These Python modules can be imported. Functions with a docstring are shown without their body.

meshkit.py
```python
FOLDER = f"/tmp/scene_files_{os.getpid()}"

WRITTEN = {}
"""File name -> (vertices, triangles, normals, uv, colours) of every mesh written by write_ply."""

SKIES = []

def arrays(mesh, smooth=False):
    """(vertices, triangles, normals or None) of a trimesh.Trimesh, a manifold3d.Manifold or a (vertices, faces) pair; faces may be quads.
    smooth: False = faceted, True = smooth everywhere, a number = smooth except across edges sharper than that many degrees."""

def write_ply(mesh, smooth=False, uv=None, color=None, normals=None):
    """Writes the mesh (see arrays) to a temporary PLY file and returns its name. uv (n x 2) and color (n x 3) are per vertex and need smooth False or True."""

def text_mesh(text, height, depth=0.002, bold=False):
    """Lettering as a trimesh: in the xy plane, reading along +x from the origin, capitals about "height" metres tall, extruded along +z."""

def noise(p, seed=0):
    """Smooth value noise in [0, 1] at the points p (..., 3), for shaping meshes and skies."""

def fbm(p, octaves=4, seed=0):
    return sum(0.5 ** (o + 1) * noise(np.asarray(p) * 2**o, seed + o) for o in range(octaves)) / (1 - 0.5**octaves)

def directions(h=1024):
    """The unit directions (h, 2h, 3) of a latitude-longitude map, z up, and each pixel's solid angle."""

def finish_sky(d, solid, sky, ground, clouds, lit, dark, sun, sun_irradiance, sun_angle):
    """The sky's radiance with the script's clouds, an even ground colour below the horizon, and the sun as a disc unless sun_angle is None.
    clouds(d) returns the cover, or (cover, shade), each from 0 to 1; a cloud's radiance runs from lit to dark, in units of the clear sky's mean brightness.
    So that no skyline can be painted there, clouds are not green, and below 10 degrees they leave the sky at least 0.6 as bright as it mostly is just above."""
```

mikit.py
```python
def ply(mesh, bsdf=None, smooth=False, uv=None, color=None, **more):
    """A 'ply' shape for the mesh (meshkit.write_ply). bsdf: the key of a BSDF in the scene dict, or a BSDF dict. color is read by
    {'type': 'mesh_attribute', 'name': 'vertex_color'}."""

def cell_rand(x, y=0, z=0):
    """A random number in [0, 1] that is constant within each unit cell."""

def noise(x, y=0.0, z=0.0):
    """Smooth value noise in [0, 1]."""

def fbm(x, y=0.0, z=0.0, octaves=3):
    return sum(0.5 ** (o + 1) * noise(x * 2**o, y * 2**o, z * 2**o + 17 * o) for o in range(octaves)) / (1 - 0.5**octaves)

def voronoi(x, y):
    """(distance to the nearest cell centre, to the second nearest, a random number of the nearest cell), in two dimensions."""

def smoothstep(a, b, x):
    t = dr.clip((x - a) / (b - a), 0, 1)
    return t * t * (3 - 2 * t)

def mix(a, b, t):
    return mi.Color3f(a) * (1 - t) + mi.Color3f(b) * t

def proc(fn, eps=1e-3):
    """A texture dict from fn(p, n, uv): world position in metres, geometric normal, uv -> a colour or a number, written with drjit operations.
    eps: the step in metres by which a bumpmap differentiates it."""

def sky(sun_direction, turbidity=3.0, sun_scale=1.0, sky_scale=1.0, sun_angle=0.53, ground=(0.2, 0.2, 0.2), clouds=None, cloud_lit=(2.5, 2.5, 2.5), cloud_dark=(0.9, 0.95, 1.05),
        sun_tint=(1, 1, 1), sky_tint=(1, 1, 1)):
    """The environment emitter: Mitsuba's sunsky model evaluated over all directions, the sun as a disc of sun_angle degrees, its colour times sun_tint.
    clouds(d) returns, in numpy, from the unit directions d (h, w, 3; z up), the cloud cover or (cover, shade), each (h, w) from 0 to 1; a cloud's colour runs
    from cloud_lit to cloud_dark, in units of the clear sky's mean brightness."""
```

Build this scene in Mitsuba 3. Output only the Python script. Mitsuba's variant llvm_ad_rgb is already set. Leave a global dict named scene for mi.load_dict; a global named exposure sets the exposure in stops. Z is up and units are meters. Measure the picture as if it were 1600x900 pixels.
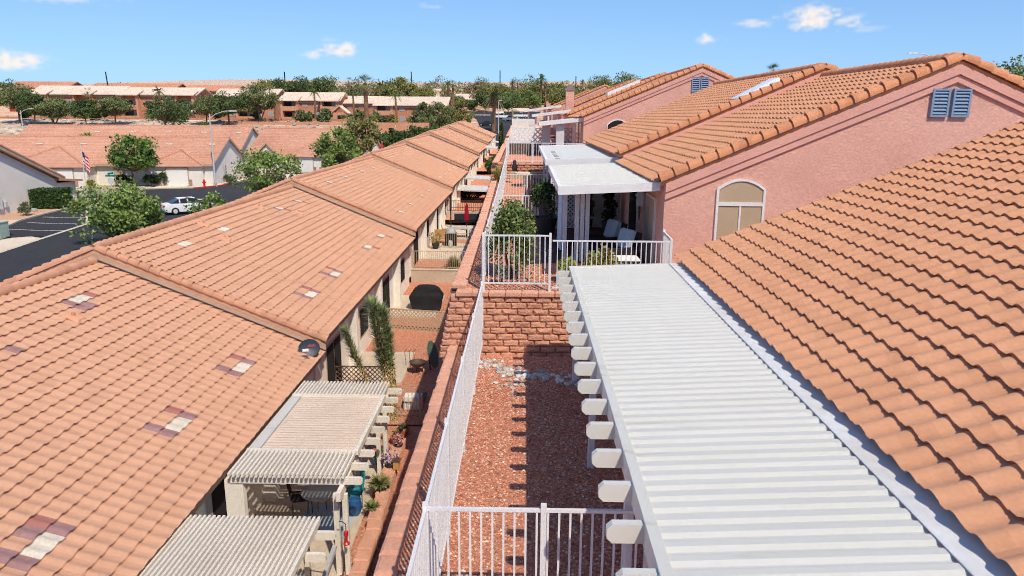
import math, random
import numpy as np, trimesh, drjit as dr, mitsuba as mi, mikit, meshkit
from mikit import proc, noise, fbm, voronoi, cell_rand, smoothstep, mix
def ply(mesh, bsdf, smooth=False, **kw): return mikit.ply(mesh, 'm_' + bsdf, smooth, **kw)      # materials are the entries m_...
random.seed(7)
RNG = np.random.default_rng(11)
scene, labels = {}, {}
# ---------------------------------------------------------------- camera, sky, exposure
def camera_matrix(pitch, roll, yaw, eye):
    th, ro, ya = map(math.radians, (pitch, roll, yaw))
    fw = np.array([math.sin(ya)*math.cos(th), math.cos(ya)*math.cos(th), -math.sin(th)])
    rt = np.array([math.cos(ya), -math.sin(ya), 0.0])
    dn = np.cross(fw, rt)
    r2 = rt*math.cos(ro) + dn*math.sin(ro)
    d2 = -rt*math.sin(ro) + dn*math.cos(ro)
    m = np.eye(4)
    m[:3, 0], m[:3, 1], m[:3, 2], m[:3, 3] = -r2, -d2, fw, eye
    return m
EYE = np.array([0.0, 0.0, 10.0])
CAM = camera_matrix(13.286, -0.409, -0.862, EYE)
FOV = 69.976
scene['camera'] = {'type': 'perspective', 'fov': FOV, 'fov_axis': 'x', 'near_clip': 0.1, 'far_clip': 6000.0,
                   'to_world': mi.ScalarTransform4f(CAM.tolist())}
def clouds(d):
    az = np.degrees(np.arctan2(d[..., 0], d[..., 1])); el = np.degrees(np.arcsin(d[..., 2]))
    cover = np.zeros(d.shape[:2])
    q = np.stack([az*1.3, el*2.8, az*0], -1)
    n = meshkit.fbm(q, 5, 3); n2 = meshkit.fbm(q*2.7, 4, 8)
    # a few fair-weather puffs strung along the sky in every direction
    puffs = [(-13.9, 4.6, 1.7, .62, 1.0), (-15.6, 4.2, 1.2, .32, .7), (-34.2, 3.1, 1.9, .62, 1.0), (-36.4, 3.0, 1.6, .5, .9), (20.4, 6.6, 2.3, .85, 1.0), (22.2, 6.4, 1.5, .5, .8), (13.3, 5.4, .95, .42, .85), (16.5, 6.4, 1.3, .3, .6),
             (-6.9, 7.7, 1.2, .16, .4), (23.6, 5.8, 1.2, .2, .45), (-31.5, 7.2, 3.5, .4, .7),
             (60, 9, 4, 1.5, 1), (95, 7, 4, 1.6, 1), (140, 10, 5, 1.6, 1), (-70, 8, 4, 1.4, 1), (-110, 7, 4, 1.5, 1), (175, 8, 4, 1.5, 1)]
    for a, e, wa, we, s in puffs:
        da = (az - a + 180) % 360 - 180
        r = np.sqrt((da/wa)**2 + ((el - e)/we)**2)
        cover = np.maximum(cover, s*np.clip((1.02 - r)*1.25 + (n - .5)*2.4 + (n2 - .5)*.9, 0, 1)*np.clip(1.6 - r, 0, 1))
    return np.clip(cover, 0, 1)*.92, np.clip((.55 - n2)*1.2, 0, .4)
SUN = (0.365, -0.78, 1.0)
scene['sky'] = mikit.sky(SUN, turbidity=2.6, clouds=clouds, cloud_lit=(3.0, 2.75, 2.5), cloud_dark=(2.2, 2.1, 2.05), ground=(.24, .2, .17), sun_tint=(.86, .93, 1.02), sky_tint=(.98, 1.22, 1.44))
exposure = 1.6
# ---------------------------------------------------------------- materials
def rgb(c): return {'type': 'rgb', 'value': list(map(float, c))}
def mat(key, color, rough=.7, spec=.3, two=True, bump=None, bscale=.01, **kw):
    b = {'type': 'principled', 'base_color': color if isinstance(color, dict) else rgb(color), 'roughness': rough, 'specular': spec, **kw}
    if bump is not None: b = {'type': 'bumpmap', 'arbitrary': bump, 'scale': bscale, 'bsdf': b}
    scene['m_' + key] = {'type': 'twosided', 'bsdf': b} if two else b
    return key
def mottled(a, b, s=1.2, fine=30, k=.25):
    def f(p, n, uv):
        t = dr.clip((fbm(p.x*s, p.y*s, p.z*s, 3) - .35)*2.2, 0, 1)
        return mix(a, b, t)*(1 - k*.5 + k*noise(p.x*fine, p.y*fine, p.z*fine))
    return proc(f)
TW, TE = 0.322, 0.345                       # roof tile: width along the eave, exposure down the slope
def tile_fn(c, dark, warm, amp):
    def f(p, n, uv):
        ci, cj = dr.floor(p.y/TW), dr.floor(p.x/(TE*.925))
        r = cell_rand(ci, cj, 3)
        g = fbm(p.x*3.1, p.y*3.1, p.z*3, 3)
        k = fbm(p.x*.35, p.y*.35, 4.2, 2)
        col = mix(c, warm, dr.clip((k - .3)*1.5, 0, 1)*.6)
        col = mix(col, dark, dr.clip(r*r*amp + (g - .45)*.55, 0, .8))
        return col*(.94 + .12*noise(p.x*40, p.y*40, p.z*40))
    return proc(f)
mat('tile_left', tile_fn((.63, .35, .225), (.51, .27, .17), (.67, .37, .24), .4), .8, .15)
mat('tile_right', tile_fn((.63, .315, .182), (.48, .225, .125), (.68, .345, .198), .4), .8, .15)
mat('cap_left', tile_fn((.60, .31, .20), (.47, .235, .15), (.66, .35, .22), .7), .8, .15)
mat('cap_right', tile_fn((.62, .275, .145), (.46, .195, .10), (.68, .31, .165), .7), .8, .15)
mat('tile_cream', mottled((.70, .62, .51), (.60, .52, .42), 4, 30, .2), .8)
mat('tile_purple', mottled((.37, .205, .195), (.29, .155, .15), 4, 30, .2), .8)
mat('tile_red', (.40, .16, .13), .7)
def lace(s):
    def f(p, n, uv): return smoothstep(.42, .6, fbm(p.x*s, p.y*s, p.z*s, 3))
    return proc(f, .004)
mat('stucco_pink', mottled((.73, .415, .335), (.61, .315, .25), .55, 26, .36), .9, .1, bump=lace(26.0), bscale=.007)
mat('stucco_pink_trim', mottled((.70, .375, .31), (.65, .34, .28), 1.0, 25, .12), .9, .1)
mat('stucco_white', mottled((.80, .75, .69), (.73, .68, .61), .6, 25, .12), .9, .1)
mat('stucco_orange', mottled((.50, .235, .145), (.43, .195, .12), .4, 6, .2), .9, .1)
mat('stucco_orange_light', mottled((.58, .30, .19), (.52, .265, .17), .4, 6, .15), .9, .1)
mat('stucco_red', (.36, .06, .035), .9, .1)
mat('stucco_ochre', (.46, .27, .11), .9, .1)
mat('fascia_beige', mottled((.50, .36, .26), (.43, .30, .21), 1.5, 30, .15), .8)
mat('white_paint', mottled((.72, .71, .72), (.67, .66, .67), 3, 40, .06), .45, .4)
mat('patio_white', proc(lambda p, n, uv: mix(mix((.61, .60, .56), (.57, .555, .505), fbm(p.x*.8, p.y*5.3, 0, 3)), (.45, .40, .33), smoothstep(.66, .86, fbm(p.x*1.1, p.y*7.0, 4, 4))*.55*smoothstep(2.6, .9, p.x))), .45, .4)
mat('flashing_white', mottled((.70, .70, .70), (.60, .56, .51), 1.4, 12, .12), .45, .4)
mat('pergola_cream', mottled((.76, .70, .61), (.66, .60, .51), 1.3, 25, .12), .6)
mat('louver_tan', mottled((.76, .61, .48), (.66, .53, .42), 1.3, 25, .12), .6)
mat('block_red', mottled((.60, .315, .215), (.48, .235, .155), 2.2, 28, .35), .95, .05, bump=proc(lambda p, n, uv: fbm(p.x*22, p.y*22, p.z*22, 3), .003), bscale=.022)
mat('cap_red', mottled((.64, .34, .235), (.55, .28, .19), 1.6, 30, .25), .95, .05)
mat('backing_dark', (.10, .055, .04), .95, .05)
mat('concrete', mottled((.56, .47, .37), (.48, .40, .31), .5, 12, .15), .9, .1)
mat('kerb', mottled((.50, .44, .36), (.44, .38, .31), 1, 8, .15), .9, .1)
mat('asphalt', proc(lambda p, n, uv: mix((.027, .027, .031), (.040, .040, .045), fbm(p.x*.13, p.y*.13, 0, 3))*(.9 + .2*noise(p.x*7, p.y*7))), .85, .3)
mat('line_white', mottled((.62, .60, .56), (.48, .46, .43), 1.5, 10, .2), .8)
mat('kerb_red', (.42, .05, .05), .7)
mat('red_gravel', proc(lambda p, n, uv: mix(mix((.55, .24, .15), (.38, .15, .095), cell_rand(dr.floor(p.x*26), dr.floor(p.y*26))), (.60, .38, .28), smoothstep(.72, .9, noise(p.x*31, p.y*31)))), .95, .05)
mat('desert', proc(lambda p, n, uv: mix(mix((.44, .27, .185), (.36, .215, .15), fbm(p.x*.21, p.y*.21, 0, 3)), (.52, .38, .27), smoothstep(.55, .8, fbm(p.x*.3, p.y*.3, 3, 3)))), .95, .05)
mat('slope_gravel', proc(lambda p, n, uv: mix((.50, .40, .31), (.34, .25, .19), smoothstep(.3, .7, fbm(p.x*.5, p.y*.5, p.z*.5, 4)))), .95, .05)
mat('lawn', proc(lambda p, n, uv: mix((.20, .19, .06), (.30, .24, .10), fbm(p.x*.6, p.y*.6, 0, 3))), .95, .05)
mat('stone_mix', {'type': 'mesh_attribute', 'name': 'vertex_color'}, .95, .1)
mat('leaf', {'type': 'mesh_attribute', 'name': 'vertex_color'}, .65, .25)
mat('bark', mottled((.20, .13, .085), (.12, .08, .055), 3, 20, .4), .95, .05)
mat('palm_bark', mottled((.26, .15, .09), (.17, .10, .065), 2, 9, .5), .95, .05)
mat('glass_dark', (.02, .024, .028), .15, .3)
mat('screen_dark', (.035, .033, .036), .9, .05)
mat('glass_pale', (.30, .33, .35), .12, .5)
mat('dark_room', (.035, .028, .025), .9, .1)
mat('screen_tan', mottled((.47, .355, .245), (.43, .32, .22), 1, 60, .12), .8, .1)
mat('vent_blue', (.20, .29, .43), .5, .3)
mat('vent_shadow', (.03, .045, .075), .9, .1)
mat('metal_grey', (.42, .43, .44), .5, .5)
mat('metal_galv', (.55, .56, .57), .45, .5)
mat('metal_black', (.02, .02, .022), .45, .5)
mat('metal_brown', (.10, .065, .05), .6, .3)
mat('metal_tan', (.46, .35, .24), .6, .3)
mat('black_cover', mottled((.014, .014, .016), (.022, .022, .024), 3, 20, .2), .6, .3)
mat('dish_blue', (.02, .035, .055), .45, .4)
mat('dish_red', (.55, .04, .06), .6)
mat('dish_green', (.10, .17, .15), .5, .4)
mat('pot_blue', (.02, .10, .26), .15, .6)
mat('pot_terra', (.42, .15, .08), .8, .1)
mat('pot_dark', (.05, .045, .045), .7, .2)
mat('teal', (.02, .28, .32), .5, .3)
mat('red_cloth', (.35, .012, .03), .9, .1)
mat('red_plastic', (.55, .02, .03), .3, .5)
mat('wood_orange', (.50, .26, .10), .7, .2)
mat('wood_beige', mottled((.52, .37, .24), (.45, .31, .2), 2, 20, .2), .8, .2)
mat('fabric_dark', (.035, .03, .035), .9, .1)
mat('fabric_blue', (.40, .50, .60), .9, .1)
mat('curtain', (.55, .62, .70), .9, .1)
mat('fabric_white', (.70, .70, .68), .9, .1)
mat('roof_tan', mottled((.70, .54, .43), (.63, .48, .38), .4, 6, .12), .9, .1)
mat('roof_far', mottled((.58, .31, .215), (.50, .25, .17), .35, 5, .18), .9, .1)
mat('roof_far_red', mottled((.52, .24, .15), (.46, .2, .125), .3, 5, .15), .9, .1)
mat('garage_white', (.78, .76, .73), .6, .3)
mat('stone_veneer', mottled((.40, .27, .20), (.28, .19, .14), 2.5, 12, .4), .9, .1)
mat('car_white', (.72, .73, .75), .2, .5, clearcoat=.7, clearcoat_gloss=.9)
mat('car_dark', (.02, .022, .03), .2, .5, clearcoat=.7, clearcoat_gloss=.9)
mat('car_silver', (.35, .37, .40), .25, .5, metallic=.5)
mat('tyre', (.018, .018, .018), .9, .1)
mat('light_red', (.45, .01, .01), .2, .5)
mat('sign_green', (.0, .22, .17), .5, .3)
mat('flag_red', (.50, .05, .06), .9, .1)
mat('flag_white', (.72, .70, .68), .9, .1)
mat('flag_blue', (.03, .05, .16), .9, .1)
mat('utility_green', (.36, .47, .40), .6, .3)
mat('chimney_cap', (.25, .20, .18), .6, .3)
mat('skylight_white', (.72, .74, .76), .25, .5)
mat('trampoline', (.025, .03, .04), .8, .2)
mat('hill_far', proc(lambda p, n, uv: mix((.42, .30, .23), (.33, .24, .19), fbm(p.x*.012, p.y*.012, 0, 4))), .95, .05)
# ---------------------------------------------------------------- mesh helpers
T4 = mi.ScalarTransform4f
class MB:
    def __init__(self): self.v, self.f, self.c, self.n = [], [], [], 0
    def add(self, v, f, c=None):
        v = np.asarray(v, float).reshape(-1, 3); f = np.asarray(f, int)
        if f.shape[1] == 4: f = np.vstack([f[:, [0, 1, 2]], f[:, [0, 2, 3]]])
        self.v.append(v); self.f.append(f + self.n); self.n += len(v)
        if c is not None: self.c.append(np.broadcast_to(np.asarray(c, float), (len(v), 3)))
        return self
    def hexa(self, p):                       # 8 corners: bottom ring then top ring
        return self.add(p, [[0, 3, 2, 1], [4, 5, 6, 7], [0, 1, 5, 4], [1, 2, 6, 5], [2, 3, 7, 6], [3, 0, 4, 7]])
    def box(self, x0, x1, y0, y1, z0, z1, rot=None, at=None):
        p = np.array([[x0, y0, z0], [x1, y0, z0], [x1, y1, z0], [x0, y1, z0], [x0, y0, z1], [x1, y0, z1], [x1, y1, z1], [x0, y1, z1]], float)
        if rot is not None:
            c, s = math.cos(rot), math.sin(rot); p[:, :2] = p[:, :2] @ np.array([[c, s], [-s, c]])
        if at is not None: p = p + np.asarray(at, float)
        return self.hexa(p)
    def bar(self, a, b, w, h, up=(0, 0, 1), w2=None, h2=None):     # box section from a to b, centred
        a, b = np.asarray(a, float), np.asarray(b, float); d = b - a; d /= np.linalg.norm(d)
        up = np.asarray(up, float)
        if abs(d @ up) > .99: up = np.array([0, 1.0, 0])
        s = np.cross(d, up); s /= np.linalg.norm(s); u = np.cross(s, d)
        q = lambda o, w, h: [o - s*w/2 - u*h/2, o + s*w/2 - u*h/2, o + s*w/2 + u*h/2, o - s*w/2 + u*h/2]
        return self.hexa(np.array(q(a, w, h) + q(b, w2 or w, h2 or h)))
    def tube(self, pts, r, n=6, cap=True):
        pts = np.asarray(pts, float); m = len(pts); r = np.broadcast_to(np.asarray(r, float), (m,))
        vs = []
        u = None
        for i in range(m):
            d = pts[min(i + 1, m - 1)] - pts[max(i - 1, 0)]; d = d/(np.linalg.norm(d) + 1e-9)
            if u is None: u = np.array([1.0, 0, 0]) if abs(d[0]) < .8 else np.array([0, 1.0, 0])
            u = u - d*(u @ d); l = np.linalg.norm(u)
            if l < 1e-3: u = np.cross(d, [.3, .5, .8]); l = np.linalg.norm(u)
            u = u/l; s = np.cross(d, u)
            a = np.linspace(0, 2*np.pi, n, endpoint=False)
            vs.append(pts[i] + r[i]*(np.cos(a)[:, None]*u + np.sin(a)[:, None]*s))
        v = np.vstack(vs); f = []
        for i in range(m - 1):
            for k in range(n):
                k2 = (k + 1) % n
                f.append([i*n + k, i*n + k2, (i + 1)*n + k2, (i + 1)*n + k])
        f = np.array(f)
        self.add(v, f)
        if cap:
            self.add(vs[0], [[0, k + 1, k] for k in range(1, n - 1)]); self.add(vs[-1], [[0, k, k + 1] for k in range(1, n - 1)])
        return self
    def lathe(self, prof, at=(0, 0, 0), n=14):
        prof = np.asarray(prof, float); a = np.linspace(0, 2*np.pi, n, endpoint=False)
        v = np.concatenate([np.stack([r*np.cos(a), r*np.sin(a), np.full(n, z)], -1) for r, z in prof]) + np.asarray(at, float)
        f = [[i*n + k, i*n + (k + 1) % n, (i + 1)*n + (k + 1) % n, (i + 1)*n + k] for i in range(len(prof) - 1) for k in range(n)]
        return self.add(v, np.array(f))
    def prism(self, poly, axis, a, b):       # poly: list of 2D points in the two other axes (in xyz order)
        P = np.asarray(poly, float); m = len(P)
        def put(t):
            q = np.zeros((m, 3)); o = [k for k in range(3) if k != axis]
            q[:, o[0]], q[:, o[1]], q[:, axis] = P[:, 0], P[:, 1], t
            return q
        v = np.vstack([put(a), put(b)])
        import shapely
        tri = trimesh.creation.triangulate_polygon(shapely.Polygon(P), engine='earcut')[1] if m > 4 else np.array([[0, k, k + 1] for k in range(1, m - 1)])
        if m > 4:
            vv, tri = trimesh.creation.triangulate_polygon(shapely.Polygon(P), engine='earcut')
            idx = np.array([np.argmin(((P - q)**2).sum(1)) for q in vv]); tri = idx[tri]
        f = [list(t) for t in tri] + [[m + t[0], m + t[2], m + t[1]] for t in tri]
        for k in range(m):
            k2 = (k + 1) % m; f += [[k, k2, m + k2], [k, m + k2, m + k]]
        return self.add(v, np.array(f))
    def quad(self, a, b, c, d): return self.add([a, b, c, d], [[0, 1, 2, 3]])
    def mesh(self):
        return trimesh.Trimesh(np.vstack(self.v), np.vstack(self.f), process=False)
    def xf(self, M):
        M = np.asarray(M, float); self.v = [v @ M[:3, :3].T + M[:3, 3] for v in self.v]; return self
    def shape(self, m, smooth=False):
        if self.c: return ply(self.mesh(), m, smooth if smooth in (True, False) else False, color=np.vstack(self.c))
        return ply(self.mesh(), m, smooth)
USED = {}
def key_for(name, parent=None):
    k = f'{parent}__{name}' if parent else name
    if k not in USED: USED[k] = 0; return k
    USED[k] += 1; return f'{k}_{USED[k]:03d}'
def thing(name, label, cat, group=None):
    k = key_for(name); labels[k] = {'label': label, 'category': cat}
    if group: labels[k]['group'] = group
    return k
def put(name, shape, parent=None, label=None, cat=None, group=None, kind=None):
    k = key_for(name, parent); scene[k] = shape
    d = {a: b for a, b in (('label', label), ('category', cat), ('group', group), ('kind', kind)) if b}
    if d: labels[k] = d
    return k
def struct(name, shape): return put(name, shape, kind='structure')
def moved(shape, M): return {**shape, 'to_world': T4(np.asarray(M, float).tolist())}
def frame(a, s, n, p):
    M = np.eye(4); M[:3, 0], M[:3, 1], M[:3, 2], M[:3, 3] = a, s, n, p; return M
def shift(x, y, z): return frame((1, 0, 0), (0, 1, 0), (0, 0, 1), (x, y, z))
def rotz(a, x=0, y=0, z=0, s=1.0):
    c, q = math.cos(a)*s, math.sin(a)*s
    return frame((c, q, 0), (-q, c, 0), (0, 0, s), (x, y, z))
def box(x0, x1, y0, y1, z0, z1, m): return MB().box(x0, x1, y0, y1, z0, z1).shape(m)
def chamfer_box(sx, sy, sz, c):              # centred box with its edges cut (18 faces would be dear: only the vertical-facing ring)
    hx, hy, hz = sx/2, sy/2, sz/2
    ring = lambda x, y, z: [[-x, -y, z], [x, -y, z], [x, y, z], [-x, y, z]]
    v = np.array(ring(hx - c, hy - c, -hz) + ring(hx, hy, -hz + c) + ring(hx, hy, hz - c) + ring(hx - c, hy - c, hz))
    f = [[0, 3, 2, 1], [12, 13, 14, 15]]
    for r in range(3):
        for k in range(4):
            k2 = (k + 1) % 4; f.append([r*4 + k, r*4 + k2, (r + 1)*4 + k2, (r + 1)*4 + k])
    return v, np.array(f)
RI = np.linalg.inv(CAM[:3, :3])
def seen(p):                                 # optical depth of a point, or a big number when it lies outside the frame (only to rank repeated pieces by size)
    q = (np.asarray(p) - EYE) @ RI.T
    t = math.tan(math.radians(FOV/2))
    ok = (q[..., 2] > .5) & (np.abs(q[..., 0]) < q[..., 2]*t*1.03) & (np.abs(q[..., 1]) < q[..., 2]*t*9/16*1.03)
    return np.where(ok, q[..., 2], 1e6 + np.abs(q[..., 2]))
# ---------------------------------------------------------------- roof tiles
def tile_mesh(seg, W=TW, L=.40, H=.056, th=.074, ex=.70, lip=.012):
    u = np.linspace(0, 1, seg + 1)
    h = H*(.5 - .5*np.cos(2*np.pi*np.clip(u/.74, 0, 1)))**ex
    h[-1] = lip; u = np.append(u, 1.0); h = np.append(h, -.012); seg += 1
    thick = .022 + (th - .022)*np.sqrt(np.clip(h/H, 0, 1))
    x = u*W*1.01
    rows = []
    for s, lift in ((0.0, .0), (L, .046)): rows.append(np.stack([x, np.full_like(x, s), h + lift], -1))
    low = np.stack([x, np.full_like(x, L - .05), h + .046 - thick], -1)
    v = np.vstack(rows + [low]); m = seg + 1; f = []
    for r in range(2):
        for k in range(seg): f.append([r*m + k, r*m + k + 1, (r + 1)*m + k + 1, (r + 1)*m + k])
    return v, np.array(f)
def repeat_mesh(v, f, mats):
    mats = np.asarray(mats); vs = np.einsum('kij,nj->kni', mats[:, :3, :3], v) + mats[:, None, :3, 3]
    fs = np.asarray(f)[None] + (np.arange(len(mats))*len(v))[:, None, None]
    return vs.reshape(-1, 3), fs.reshape(-1, f.shape[1])
TILE = {}
LOW = dict(H=.044, th=.060, ex=.75, lip=.004)                # the flatter tile of the left row
def tile_shape(seg, m, low=False):
    if (seg, m) not in TILE:
        v, f = tile_mesh(seg, **(LOW if low else {})); TILE[seg, m] = ply((v, f), m, 35)
    return TILE[seg, m]
def roof_tiles(parent, ridge, y0, y1, side, slope, run, m, parts=0, seg=9, special=None, skip=None, rows=None):
    """ridge: (x, z) of the ridge line; side -1/+1: towards which x the slope falls; tiles are children of parent."""
    L = math.hypot(1, slope); s = np.array([side/L, 0, -slope/L]); n = np.array([side*slope/L, 0, 1/L]); a = np.array([0, 1.0, 0])
    nr = rows or int(round(run*L/TE)); nc = max(1, int(round((y1 - y0)/TW))); W = (y1 - y0)/nc
    mats, ids = [], []
    rg = np.random.default_rng(int(abs(y0*100 + ridge[0]*10)))
    for j in range(nr):
        for i in range(nc):
            if skip and skip(i, j): continue
            p = np.array([ridge[0], y0 + i*W, ridge[1]]) + s*(j*TE + rg.uniform(-.006, .006)) + n*(.012 + rg.uniform(-.003, .003))
            mats.append(frame(a*W/TW, s, n, p)); ids.append((i, j))
    mats = np.array(mats)
    depth = seen(mats[:, :3, 3] + s*.2); order = np.argsort(depth)
    special = special or {}
    inside = [k for k in order if depth[k] < 1e6]
    chosen = set(inside[:parts]) | {k for k in range(len(ids)) if ids[k] in special}
    for k in sorted(chosen, key=lambda k: depth[k]):
        mm = special.get(ids[k])
        put('vent_tile' if mm == 'tile_cream' else 'tile', moved(tile_shape(seg, mm or m, side > 0), mats[k]), parent)
    rest = [k for k in range(len(ids)) if k not in chosen]
    if rest:
        v, f = tile_mesh(seg if parts else max(4, seg), **(LOW if side > 0 else {}))
        put('outer_tiles' if parts else 'tiles', ply(repeat_mesh(v, f, mats[rest]), m, False), parent, kind='stuff')
def barrel(r0, r1, L, seg=8, th=.02, drop=.03):      # half barrel cap along +y, open below
    a = np.linspace(-.12*np.pi, 1.12*np.pi, seg + 1)
    rows = []
    for y, r, z in ((0, r0, 0), (L, r1, 0), (L, r1 - th, 0)):
        rows.append(np.stack([r*np.cos(a), np.full(seg + 1, y), r*np.sin(a) + z], -1))
    m = seg + 1
    f = [[q*m + k, q*m + k + 1, (q + 1)*m + k + 1, (q + 1)*m + k] for q in range(2) for k in range(seg)]
    return np.vstack(rows), np.array(f)
CAPV, CAPF = barrel(.10, .142, .41, th=.03)
def cap_row(parent, a, b, up, m, name, parts=True, step=TE, scale=1.0):
    """half-barrel caps laid from a down to b, each lapping the next."""
    a, b, up = (np.asarray(q, float) for q in (a, b, up)); d = b - a; Ln = np.linalg.norm(d); d = d/Ln
    up = up - d*(up @ d); up /= np.linalg.norm(up); s = np.cross(d, up)
    n = max(1, int(round(Ln/step))); st = Ln/n
    mats = []
    for k in range(n):
        tilt = .055; dd = d*math.cos(tilt) + up*math.sin(tilt); uu = -d*math.sin(tilt) + up*math.cos(tilt)
        mats.append(frame(s*scale, dd, uu*scale, a + d*st*k + up*RNG.uniform(-.004, .004)))
    if parts:
        if ('cap', m) not in TILE: TILE['cap', m] = ply((CAPV, CAPF), m, 40)
        for M in mats: put(name, moved(TILE['cap', m], M), parent)
    else: put(name + 's', ply(repeat_mesh(CAPV, CAPF, mats), m, False), parent, kind='stuff')
# ---------------------------------------------------------------- the ground
def sst(a, b, x):
    t = np.clip((np.asarray(x, float) - a)/(b - a), 0, 1); return t*t*(3 - 2*t)
def street_z(y): return .55 + .0075*np.asarray(y, float)
def ground_z(x, y):
    x, y = np.asarray(x, float), np.asarray(y, float)
    left = street_z(np.clip(y, 0, 150)) - .06
    left = left + sst(-24, -20, x)*(np.interp(y, [0, 43, 44, 62, 83, 104, 170], [-.3, -.25, .3, .4, .85, 1.35, 2.75]) - left)
    left = left + sst(128, 186, y)*sst(-18, -40, x)*(8.3 - left)*np.where(x < -18, 1, 1)
    mid = np.interp(y, [0, 43, 44, 62, 83, 104, 170], [-.3, -.25, .3, .4, .85, 1.35, 2.75]) + sst(160, 262, y)*5.4
    z = np.where(x < -18, left, mid)
    right = 3.9 + .055*np.clip(y - 17, 0, 400)
    z = z + sst(-2.6, 3.5, x)*(np.minimum(right, 11.5) - 1.2 - z)*sst(230, 130, y)
    far = 8.2 + (np.clip(y, 0, 900) - 262)*.044 + 4*np.sin(x*.006 + 1) - sst(900, 1400, y)*30
    return z*(1 - sst(225, 300, y)) + np.maximum(far, 8.2)*sst(225, 300, y)
def sheet(xs, ys, fn, m, skirt=None):
    X, Yv = np.meshgrid(xs, ys); Zv = fn(X, Yv); n, k = X.shape
    v = np.stack([X, Yv, Zv], -1).reshape(-1, 3)
    i = np.arange(n*k).reshape(n, k)
    f = np.stack([i[:-1, :-1], i[:-1, 1:], i[1:, 1:], i[1:, :-1]], -1).reshape(-1, 4)
    return ply((v, f), m, True)
gx = np.concatenate([np.linspace(-2500, -300, 20), np.linspace(-260, -60, 36), np.linspace(-57, -12, 40), np.linspace(-11, 14, 40), np.linspace(16, 120, 26), np.linspace(160, 2500, 20)])
gy = np.concatenate([np.linspace(-200, -10, 6), np.linspace(-5, 130, 90), np.linspace(132, 300, 90), np.linspace(310, 900, 40), np.linspace(950, 3000, 16)])
struct('terrain', sheet(gx, gy, lambda x, y: ground_z(x, y) - .12, 'desert'))
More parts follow.
